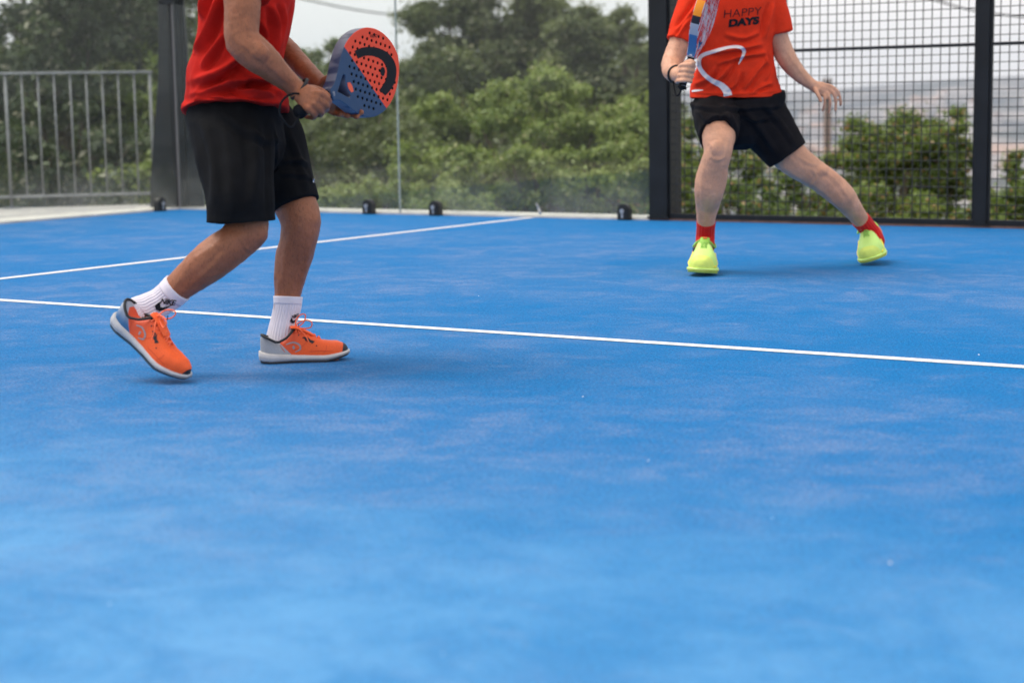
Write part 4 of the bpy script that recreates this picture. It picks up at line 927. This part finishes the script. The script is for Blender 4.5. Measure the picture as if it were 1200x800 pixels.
def racket(label, B0, L_, W_, kind, cat='racket', h=.018):
    """B0 butt, L_ long axis, W_ width axis (unit vectors)"""
    Nz = L_.cross(W_).normalized(); M4 = Matrix((L_, W_, Nz)).transposed().to_4x4(); M4.translation = B0
    t = empty('padel_racket'); t.matrix_world = M4; tag(t, label, cat, 'padel rackets')
    def add_(name, me_or_bm, mt_, smooth=True, parent=None):
        if isinstance(me_or_bm, bmesh.types.BMesh): o = from_bm(name, me_or_bm, mt_, None, smooth)
        else: o = link(name, me_or_bm, mt_, None, smooth)
        o.parent = parent or t; return o
    HW = [(.128, .015), (.150, .022), (.175, .048), (.205, .083), (.240, .112), (.280, .127), (.315, .130), (.350, .124), (.385, .108), (.415, .083), (.438, .052), (.450, .025)]
    HW = [(a, b*WS) if a > .16 else (a, b) for a, b in HW]
    up_ = [tuple(x[:2]) for x in catmull([np.array(q) for q in HW], 4)]
    outline = up_+[(.4545, 0)]+[(x, -y) for x, y in up_[::-1]]
    heart = [(.150, 0), (.168, -.014), (.196, -.036), (.206, -.030), (.198, -.010), (.196, 0), (.198, .010), (.206, .030), (.196, .036), (.168, .014)]
    holes = []
    for i in range(-5, 6):
        for j in range(13):
            x = .232+j*.0178; y = i*.0215+(.01075 if j % 2 else 0)
            e = ((x-.325)/.112)**2+(y/.105)**2
            if e < 1: holes.append([(x+.0066*math.cos(a), y+.0066*math.sin(a)) for a in np.linspace(0, 2*math.pi, 9)[:-1]])
    me = curve_mesh('curve', splines=[outline, heart]+holes, extrude=h-.0022, bevel=.0022)
    me.transform(Matrix.Identity(4)); add_('head', me, racket_mat(kind), False)
    # closed core behind the holes: foam seen down each hole
    bm = bmesh.new(); tube(bm, [(Vector((x, 0, 0)), .0165, .0145) for x in (0.004, .05, .10, .150)], 14, 2, ref=Vector((0, 0, 1))); add_('grip', bm, GRIP)
    bm = bmesh.new()
    for k in range(11): 
        x0_ = .008+k*.012
        P_ = [Vector((x0_+.012*q/12, .0172*math.cos(2*math.pi*q/12), .0152*math.sin(2*math.pi*q/12))) for q in range(13)]
        tube(bm, [(p, .0012, .0012) for p in P_], 5, 1, ref=Vector((1, 0, 0)))
    add_('grip_wrap', bm, GRIP2)
    bm = bmesh.new(); rod(bm, (-.003, 0, 0), (.006, 0, 0), .0195, 16); add_('butt_cap', bm, GRIP)
    bm = bmesh.new(); rod(bm, (.131, 0, 0), (.139, 0, 0), .0195, 16); add_('collar_ring', bm, WHT if kind != 'blue' else GRIP2)
    return t, M4, h
WS = .91
GRIP = mat('grip_black', (.008, .009, .012), .8, 200, .3, spec=.15); GRIP2 = mat('grip_edge', (.20, .21, .26), .6)
butt = P(351, 131, 4.575); tip = P(458, 67, 4.91); L1 = (tip-butt).normalized()
bpx = (P(440, 136, 4.80)-P(430, 86, 4.764)); W1 = (bpx-L1*bpx.dot(L1)).normalized()
if L1.cross(W1).dot(FW) > 0: W1 = -W1        # face towards the camera is +z
_M = Matrix((L1, W1, L1.cross(W1).normalized())).transposed().to_4x4(); _M.translation = butt; Minv = _M.inverted()
def onface(px, py, h=.0183):
    v = (pt(px, py, 1)-C); o = Minv@C; d_ = Minv.to_3x3()@v; t_ = (h-o.z)/d_.z; q = o+d_*t_; return (q.x, q.y)
qa, qb, qc = onface(407, 60), onface(455, 130), onface(460, 80)
DG = [qb[1]-qa[1], -(qb[0]-qa[0]), 0]; DG[2] = DG[0]*qa[0]+DG[1]*qa[1]
if DG[0]*qc[0]+DG[1]*qc[1] < DG[2]: DG = [-x for x in DG]
rk, M1, h1 = racket('orange and dark blue padel racket with black arch logo, held by left player', butt, L1, W1, 'blue')
def face_print(splines_px, name, mt_, rk_, h=.0183):
    me = curve_mesh('curve', splines=[[onface(*p) for p in s] for s in splines_px], extrude=.0003)
    for v in me.vertices: v.co.z += h
    o = link(name, me, mt_); o.parent = rk_; return o
arch = band([(417.5, 64.5), (428, 60.5), (441, 61.5), (452, 67.5), (458.5, 79), (458, 93), (453, 103), (448, 109)], [10, 10.2, 10.5, 11, 11.2, 10.8, 10.5, 9.5])
face_print([arch], 'logo', INK, rk)
face_print([[(448.5+2.7*math.cos(a), 84+5.5*math.sin(a)) for a in np.linspace(0, 6.1, 18)]], 'logo', INK, rk)
OP = mat('orange_print', (.85, .10, .04), .5)
def face_text(body_, cpx, size, ang, mt_, rk_, bold=.0006):
    cx_, cy_ = onface(*cpx); me = curve_mesh('text', body=body_, size=size, bold=bold, extrude=.0002)
    e1 = Vector(onface(cpx[0]+8, cpx[1]-8*math.tan(ang))+(0,))-Vector((cx_, cy_, 0)); e1.normalize(); e2 = Vector((-e1.y, e1.x, 0))
    for v in me.vertices: v.co = Vector((cx_, cy_, .0183))+e1*v.co.x+e2*v.co.y+Vector((0, 0, v.co.z))
    o = link('lettering', me, mt_); o.parent = rk_
face_text('HEAD', (438, 42.5), .013, R(0), INK, rk, 0)
face_print([band([(408.5, 97), (410.5, 102), (413, 108)], [3.0, 5.0, 3.0])], 'print', OP, rk)
# wrist strap loop
bm = bmesh.new()
loop = [P(352, 134, 4.575), P(347, 143, 4.56), P(341, 149, 4.55), P(334, 143, 4.545), P(328, 134, 4.54), P(329, 122, 4.54), P(335, 114, 4.545), P(343, 110, 4.555), P(350, 110, 4.56)]
tube(bm, [(p, .0030, .0022) for p in loop], 8, 6); o = from_bm('wrist_strap', bm, GRIP, rk, True); o.matrix_parent_inverse = Minv

# ---------------------------------------------------------------- PLAYER ON THE RIGHT
Bp = empty('person', gpt(910, 325)); tag(Bp, 'player in orange-red shirt and yellow-green shoes lunging sideways in front of the wire mesh', 'person', 'players on the court')
bm = bmesh.new()
# leg on the left of the photo
tube(bm, [(P(850, 122, 7.50), .085, .09), (P(844, 145, 7.34), .078, .082), (P(842, 165, 7.22), .066, .068), (P(841, 180, 7.185), .0575, .062), (P(837, 194, 7.20), .0590, .058), (P(834, 208, 7.22), .0650, .060), (P(831, 224, 7.24), .0610, .058), (P(829, 240, 7.30), .0500, .050), (P(827.5, 255, 7.34), .0400, .044), (P(827, 270, 7.38), .0350, .038), (P(827, 286, 7.39), .034, .038)], 28, 6)
ell(bm, P(841.5, 175, 7.145), .038, .030, .040, None, 14); ell(bm, P(825, 212, 7.25), .036, .036, .070, None, 12)
T3 = gpt(822, 324.5, 0); dd = (gpt(822, 324, 0)-gpt(829, 308, 0)).normalized(); H3 = T3-dd*.315+Vector((0, 0, .030))
tube(bm, [(P(827, 288, 7.385), .034, .036), (H3.lerp(T3, .42)+Vector((0, 0, .062)), .030, .026), (H3.lerp(T3, .7)+Vector((0, 0, .042)), .030, .016)], 14, 4, ref=RT)
# leg on the right of the photo
tube(bm, [(P(880, 122, 7.50), .088, .09), (P(905, 158, 7.50), .085, .088), (P(927, 184, 7.50), .074, .078), (P(947, 199, 7.50), .0640, .066), (P(962, 209, 7.51), .0600, .064), (P(975, 219, 7.52), .0600, .060), (P(988, 231, 7.53), .0550, .056), (P(999, 245, 7.57), .0435, .046), (P(1008, 257, 7.61), .0365, .040), (P(1016, 267, 7.64), .034, .038), (P(1024, 277, 7.66), .034, .038)], 28, 6)
ell(bm, P(960, 202, 7.47), .040, .036, .034, None, 14); ell(bm, P(977, 227, 7.53), .055, .042, .038, (Vector(RT*.66-UP*.75), FW, Vector(RT*.75+UP*.66)), 12)
T4 = gpt(1023, 311.5, 0); dd = Vector((-FW.x, -FW.y, 0)).normalized()*.95-RT*.20; dd.z = 0; dd.normalize(); H4 = T4-dd*.30+Vector((0, 0, .080)); T4.z = .004
tube(bm, [(P(1024, 277, 7.66), .034, .036), (H4.lerp(T4, .42)+Vector((0, 0, .06))-RT*.012, .030, .026), (H4.lerp(T4, .7)+Vector((0, 0, .042)), .030, .016)], 14, 4, ref=RT)
# trunk
tube(bm, [(P(864, 142, 7.47), .13, .09), (P(862, 118, 7.45), .150, .095), (P(862, 85, 7.40), .122, .08), (P(861, 45, 7.35), .130, .08), (P(858, 5, 7.32), .155, .09), (P(854, -28, 7.30), .165, .09), (P(852, -46, 7.30), .07, .055)], 28, 6)
# right arm, bent, racket hand
tube(bm, [(P(822, -24, 7.30), .055, .058), (P(812, 12, 7.30), .050, .052), (P(797, 50, 7.29), .046, .048), (P(788, 73, 7.26), .0435, .047), (P(788, 84, 7.19), .040, .042), (P(794, 88, 7.10), .031, .034), (P(798, 88, 7.05), .028, .030)], 24, 6)
ell(bm, P(781, 76, 7.29), .024, .026, .028, None, 10)
# left arm, hanging out to the side
tube(bm, [(P(904, -20, 7.32), .055, .055), (P(908, 15, 7.34), .049, .050), (P(911, 42, 7.36), .0445, .046), (P(919, 63, 7.37), .0430, .044), (P(930, 80, 7.36), .0370, .040), (P(943, 93, 7.35), .0285, .031), (P(953, 100.5, 7.34), .0235, .027), (P(958, 103, 7.34), .026, .020)], 24, 6)
# left hand: back of the hand up, fingers hanging
tube(bm, [(P(955, 101.5, 7.34), .024, .018), (P(961, 104, 7.33), .031, .015), (P(966, 106, 7.33), .031, .013)], 18, 5)
for a, b, c, e, r_ in (((969, 100), (978, 103.5), (984, 112), (985, 123), .0080), ((969, 103.5), (976.5, 109), (979.5, 119), (979, 130), .0082), ((967, 107), (971.5, 113.5), (973, 123), (971.5, 132), .0078), ((964.5, 109), (966.5, 116), (966, 124), (964, 130), .0068)):
    chain(bm, [P(960, 104, 7.33), P(*a, 7.325), P(*b, 7.315), P(*c, 7.32), P(*e, 7.33)], r_*1.1, r_*.8)
chain(bm, [P(955, 104, 7.32), P(957.5, 109, 7.30), P(960, 114, 7.29), P(962, 119, 7.285)], .0105, .0078)
# right fist round the handle
tube(bm, [(P(797, 86, 7.06), .028, .026), (P(802, 86, 7.03), .036, .024), (P(806, 87, 7.02), .034, .020)], 18, 5)
for i in range(4):
    y_ = 76.5+i*6.0; x_ = 803-i*1.2; r_ = .0112-.0006*i
    chain(bm, [P(x_-6, y_+2, 7.075), P(x_-4, y_+.5, 7.015), P(x_+3, y_, 6.985), P(x_+9.5, y_+.8, 7.0), P(x_+10.5, y_+1.6, 7.04)], r_, r_*.85)
    ell(bm, P(x_-3.5, y_+.4, 7.008), r_*1.15, r_, r_*1.1, None, 8)
chain(bm, [P(799, 80, 7.06), P(804, 74, 7.03), P(809, 72, 7.0), P(813, 74, 6.99)], .0125, .0098)
head(Bp, 851, -97, 7.28, 1.08, -FW*1+RT*-.25+UP*-.12, bm, HAIRM, P(853, -42, 7.30))
body = remeshed('body', bm, .0042, 3, SK2, Bp); displace(body, [([(826, 195), (822, 215), (824, 245)], .004, .008), ([(845, 190), (843, 215), (836, 245)], .004, .008), ([(832, 183), (840, 188), (850, 184)], .005, .007), ([(831, 166), (835, 176), (833, 186)], .004, .006), ([(853, 164), (851, 176), (848, 186)], .004, .006), ([(826, 250), (826, 262)], .003, .006),
    ([(945, 212), (965, 225), (985, 245)], .004, .008), ([(962, 198), (980, 212), (1000, 240)], .004, .008), ([(950, 196), (957, 207), (952, 217)], .005, .007), ([(930, 180), (945, 190), (958, 194)], .004, .008), ([(910, 190), (930, 204), (945, 214)], .003, .007),
    ([(920, 58), (932, 75), (948, 95)], .003, .007), ([(780, 62), (786, 72), (784, 84)], .004, .007), ([(962, 101), (968, 104)], .002, .003), ([(960, 105), (966, 108)], .002, .003)], .0015, 40, None, .6)
s3 = sock(Bp, sk_rows([P(827.5, 259.5, 7.355), P(827, 268, 7.375), P(826.5, 278, 7.39), P(826, 290, 7.38)], [(.0400, .045), (.0385, .042), (.0390, .043), (.040, .044)]), SOCKR, 18, .03)
s4 = sock(Bp, sk_rows([P(1008.5, 257.5, 7.615), P(1014, 264, 7.635), P(1021, 273, 7.655), P(1026, 283, 7.65)], [(.0400, .045), (.0385, .042), (.0390, .043), (.040, .044)]), SOCKR, 18, .03)
# yellow-green shoes: toes towards the camera
shoe(Bp, H3, T3, Vector((0, 0, 1))+RT*.06, YM, COLY, LACEY, None, 1.15, 1, 0, 1.3, -1)
shoe(Bp, H4, T4, Vector((0, 0, 1))-RT*.30, YM, COLY, LACEY, None, 1.15, 1, 0, 1.3, 1)
# shorts
bm = bmesh.new()
tube(bm, [(P(864, 113, 7.43), .205, .135), (P(865, 124, 7.44), .198, .140), (P(866, 142, 7.46), .150, .125)], 32, 5, flat=(True, False))
tube(bm, [(P(841, 128, 7.44), .112, .12), (P(841, 143, 7.34), .096, .105), (P(841.5, 159, 7.245), .080, .098)], 32, 6, flat=(False, True))
tube(bm, [(P(886, 130, 7.47), .125, .125), (P(903, 155, 7.49), .110, .115), (P(922, 181.5, 7.50), .092, .102)], 32, 6, flat=(False, True))
sh = remeshed('shorts', bm, .0048, 2, BLK2, Bp)
displace(sh, [([(845, 122), (855, 140), (858, 160)], .008, .012), ([(870, 125), (890, 150), (912, 182)], .009, .014), ([(895, 122), (915, 145), (932, 172)], .007, .012), ([(812, 124), (850, 128), (915, 124)], .007, .008), ([(820, 130), (828, 142), (835, 146)], .006, .010), ([(868, 135), (885, 140), (910, 138)], .006, .010)], .006, 9, (1, 1, .7))
# shirt
bm = bmesh.new()
tube(bm, [(P(861.5, 114.5, 7.43), .197, .150), (P(861.5, 100, 7.42), .188, .142), (P(862, 75, 7.38), .163, .128), (P(861.5, 45, 7.35), .165, .125), (P(858, 5, 7.32), .190, .128), (P(855, -25, 7.30), .190, .105), (P(853, -42, 7.30), .09, .07)], 40, 6, flat=(True, False))
tube(bm, [(P(822, -22, 7.30), .075, .075), (P(811, 12, 7.30), .070, .068), (P(796, 50, 7.285), .060, .060)], 26, 6, flat=(False, True))
tube(bm, [(P(895, -18, 7.32), .075, .072), (P(906, 10, 7.34), .064, .064), (P(913, 39, 7.355), .056, .058)], 26, 6, flat=(False, True))
st = remeshed('shirt', bm, .0056, 2, RED2, Bp)
displace(st, [([(832, 62), (860, 58), (893, 52)], .010, .010), ([(840, 75), (870, 66), (898, 62)], .009, .009), ([(835, 100), (850, 85), (858, 70)], .009, .010), ([(872, 105), (882, 88), (896, 72)], .010, .010), ([(850, 108), (862, 98), (866, 84)], .008, .009),
              ([(815, 100), (830, 92), (838, 78)], .008, .009), ([(896, 95), (900, 80), (897, 66)], .008, .008), ([(905, 5), (900, 22), (896, 45)], .010, .008), ([(820, 0), (808, 18), (794, 35)], .010, .009), ([(812, 20), (803, 30), (792, 46)], .008, .007), ([(812, 108), (860, 111), (912, 107)], .003, .004), ([(850, 40), (870, 45), (890, 38)], .007, .009), ([(880, 110), (895, 100), (905, 98)], .007, .008)], .007, 10, (1, 1, .8), 1.9)
bv = bvh_of(st)
sw = ([(865.5, 75.5), (869, 69), (872, 60.5), (867, 55.5), (855, 55.5), (838, 60), (822, 66), (819, 76), (824, 86), (834, 94.5), (845, 100), (851.5, 107), (853, 112.5)], [1.2, 2.6, 4.2, 3.8, 3.4, 4.2, 4.6, 5.0, 5.2, 5.6, 7.0, 9.0, 10.5])
project_print('print', px_strip(*sw, 7.0), bv, WHT, Bp, FW, .004)
project_print('print', px_mesh([band([(810.5, 107), (817, 106.2), (824, 105.8)], [2.2, 2.4, .8])], 7.0), bv, WHT, Bp, FW, .003)
def shirt_text(body_, cx, cy, wpx, hpx, bold, ang, shear=0):
    me = curve_mesh('text', body=body_, size=1, bold=bold, shear=shear)
    xs_ = [v.co.x for v in me.vertices]; ys_ = [v.co.y for v in me.vertices]; w0, h0 = max(xs_)-min(xs_), max(ys_)-min(ys_); mx_, my_ = (max(xs_)+min(xs_))/2, (max(ys_)+min(ys_))/2
    for v in me.vertices:
        x = (v.co.x-mx_)/w0*wpx; y = (v.co.y-my_)/h0*hpx; v.co = pt(cx+x*math.cos(ang)+y*math.sin(ang), cy-y*math.cos(ang)-x*math.sin(ang)*-1*-1, 7.0)
    project_print('lettering', me, bv, INK, Bp, FW, .003)
shirt_text('HAPPY', 870.5, 14.8, 44, 9.0, -.012, R(5))
shirt_text('DAYS', 872, 25.8, 36, 9.5, .065, R(6))
# wristband
bm = bmesh.new(); dv = (P(798, 88, 7.05)-P(788, 84, 7.19)).normalized(); c0 = P(793, 87.5, 7.11); u_ = dv.orthogonal().normalized(); v_ = dv.cross(u_)
tube(bm, [(c0+u_*.036*math.cos(a)+v_*.036*math.sin(a), .0045, .0045) for a in np.linspace(0, 2*math.pi, 25)], 8, 1, ref=dv, flat=(True, True)); from_bm('wristband', bm, COLB, Bp, True)
# racket of the right player, seen nearly edge-on
butt = P(799, 103, 7.03); tip = P(838.5, -24, 7.0); L2 = (tip-butt).normalized()
W2 = RT*.30+FW*.95; W2 = (W2-L2*W2.dot(L2)).normalized()
if L2.cross(W2).dot(FW) > 0: W2 = -W2
rk2, M2, h2 = racket('striped padel racket seen nearly edge-on, held by the right player', butt, L2, W2, 'orange', h=.019)
bm = bmesh.new(); loop = [P(799, 102, 7.03), P(797, 109, 7.04), P(793, 112, 7.06), P(790, 104, 7.08), P(789, 94, 7.1)]
tube(bm, [(p, .004, .0025) for p in loop], 8, 6); o = from_bm('wrist_strap', bm, GRIP, rk2, True); o.matrix_parent_inverse = M2.inverted()

# ---------------------------------------------------------------- haze
hb = boxobj('haze', (-6000, -6000, -75), (6000, 6000, 190), None or MT['kerb'])
hm = bpy.data.materials.new('haze'); hm.use_nodes = True; hm.node_tree.nodes.clear()
vo = N(hm, 'ShaderNodeOutputMaterial'); pv = N(hm, 'ShaderNodeVolumePrincipled'); pv.inputs['Color'].default_value = (.76, .85, 1, 1)
pv.inputs['Density'].default_value = .00013; pv.inputs['Anisotropy'].default_value = .0; L(hm, pv.outputs[0], vo.inputs['Volume'])
hb.data.materials.clear(); hb.data.materials.append(hm); hb['kind'] = 'stuff'
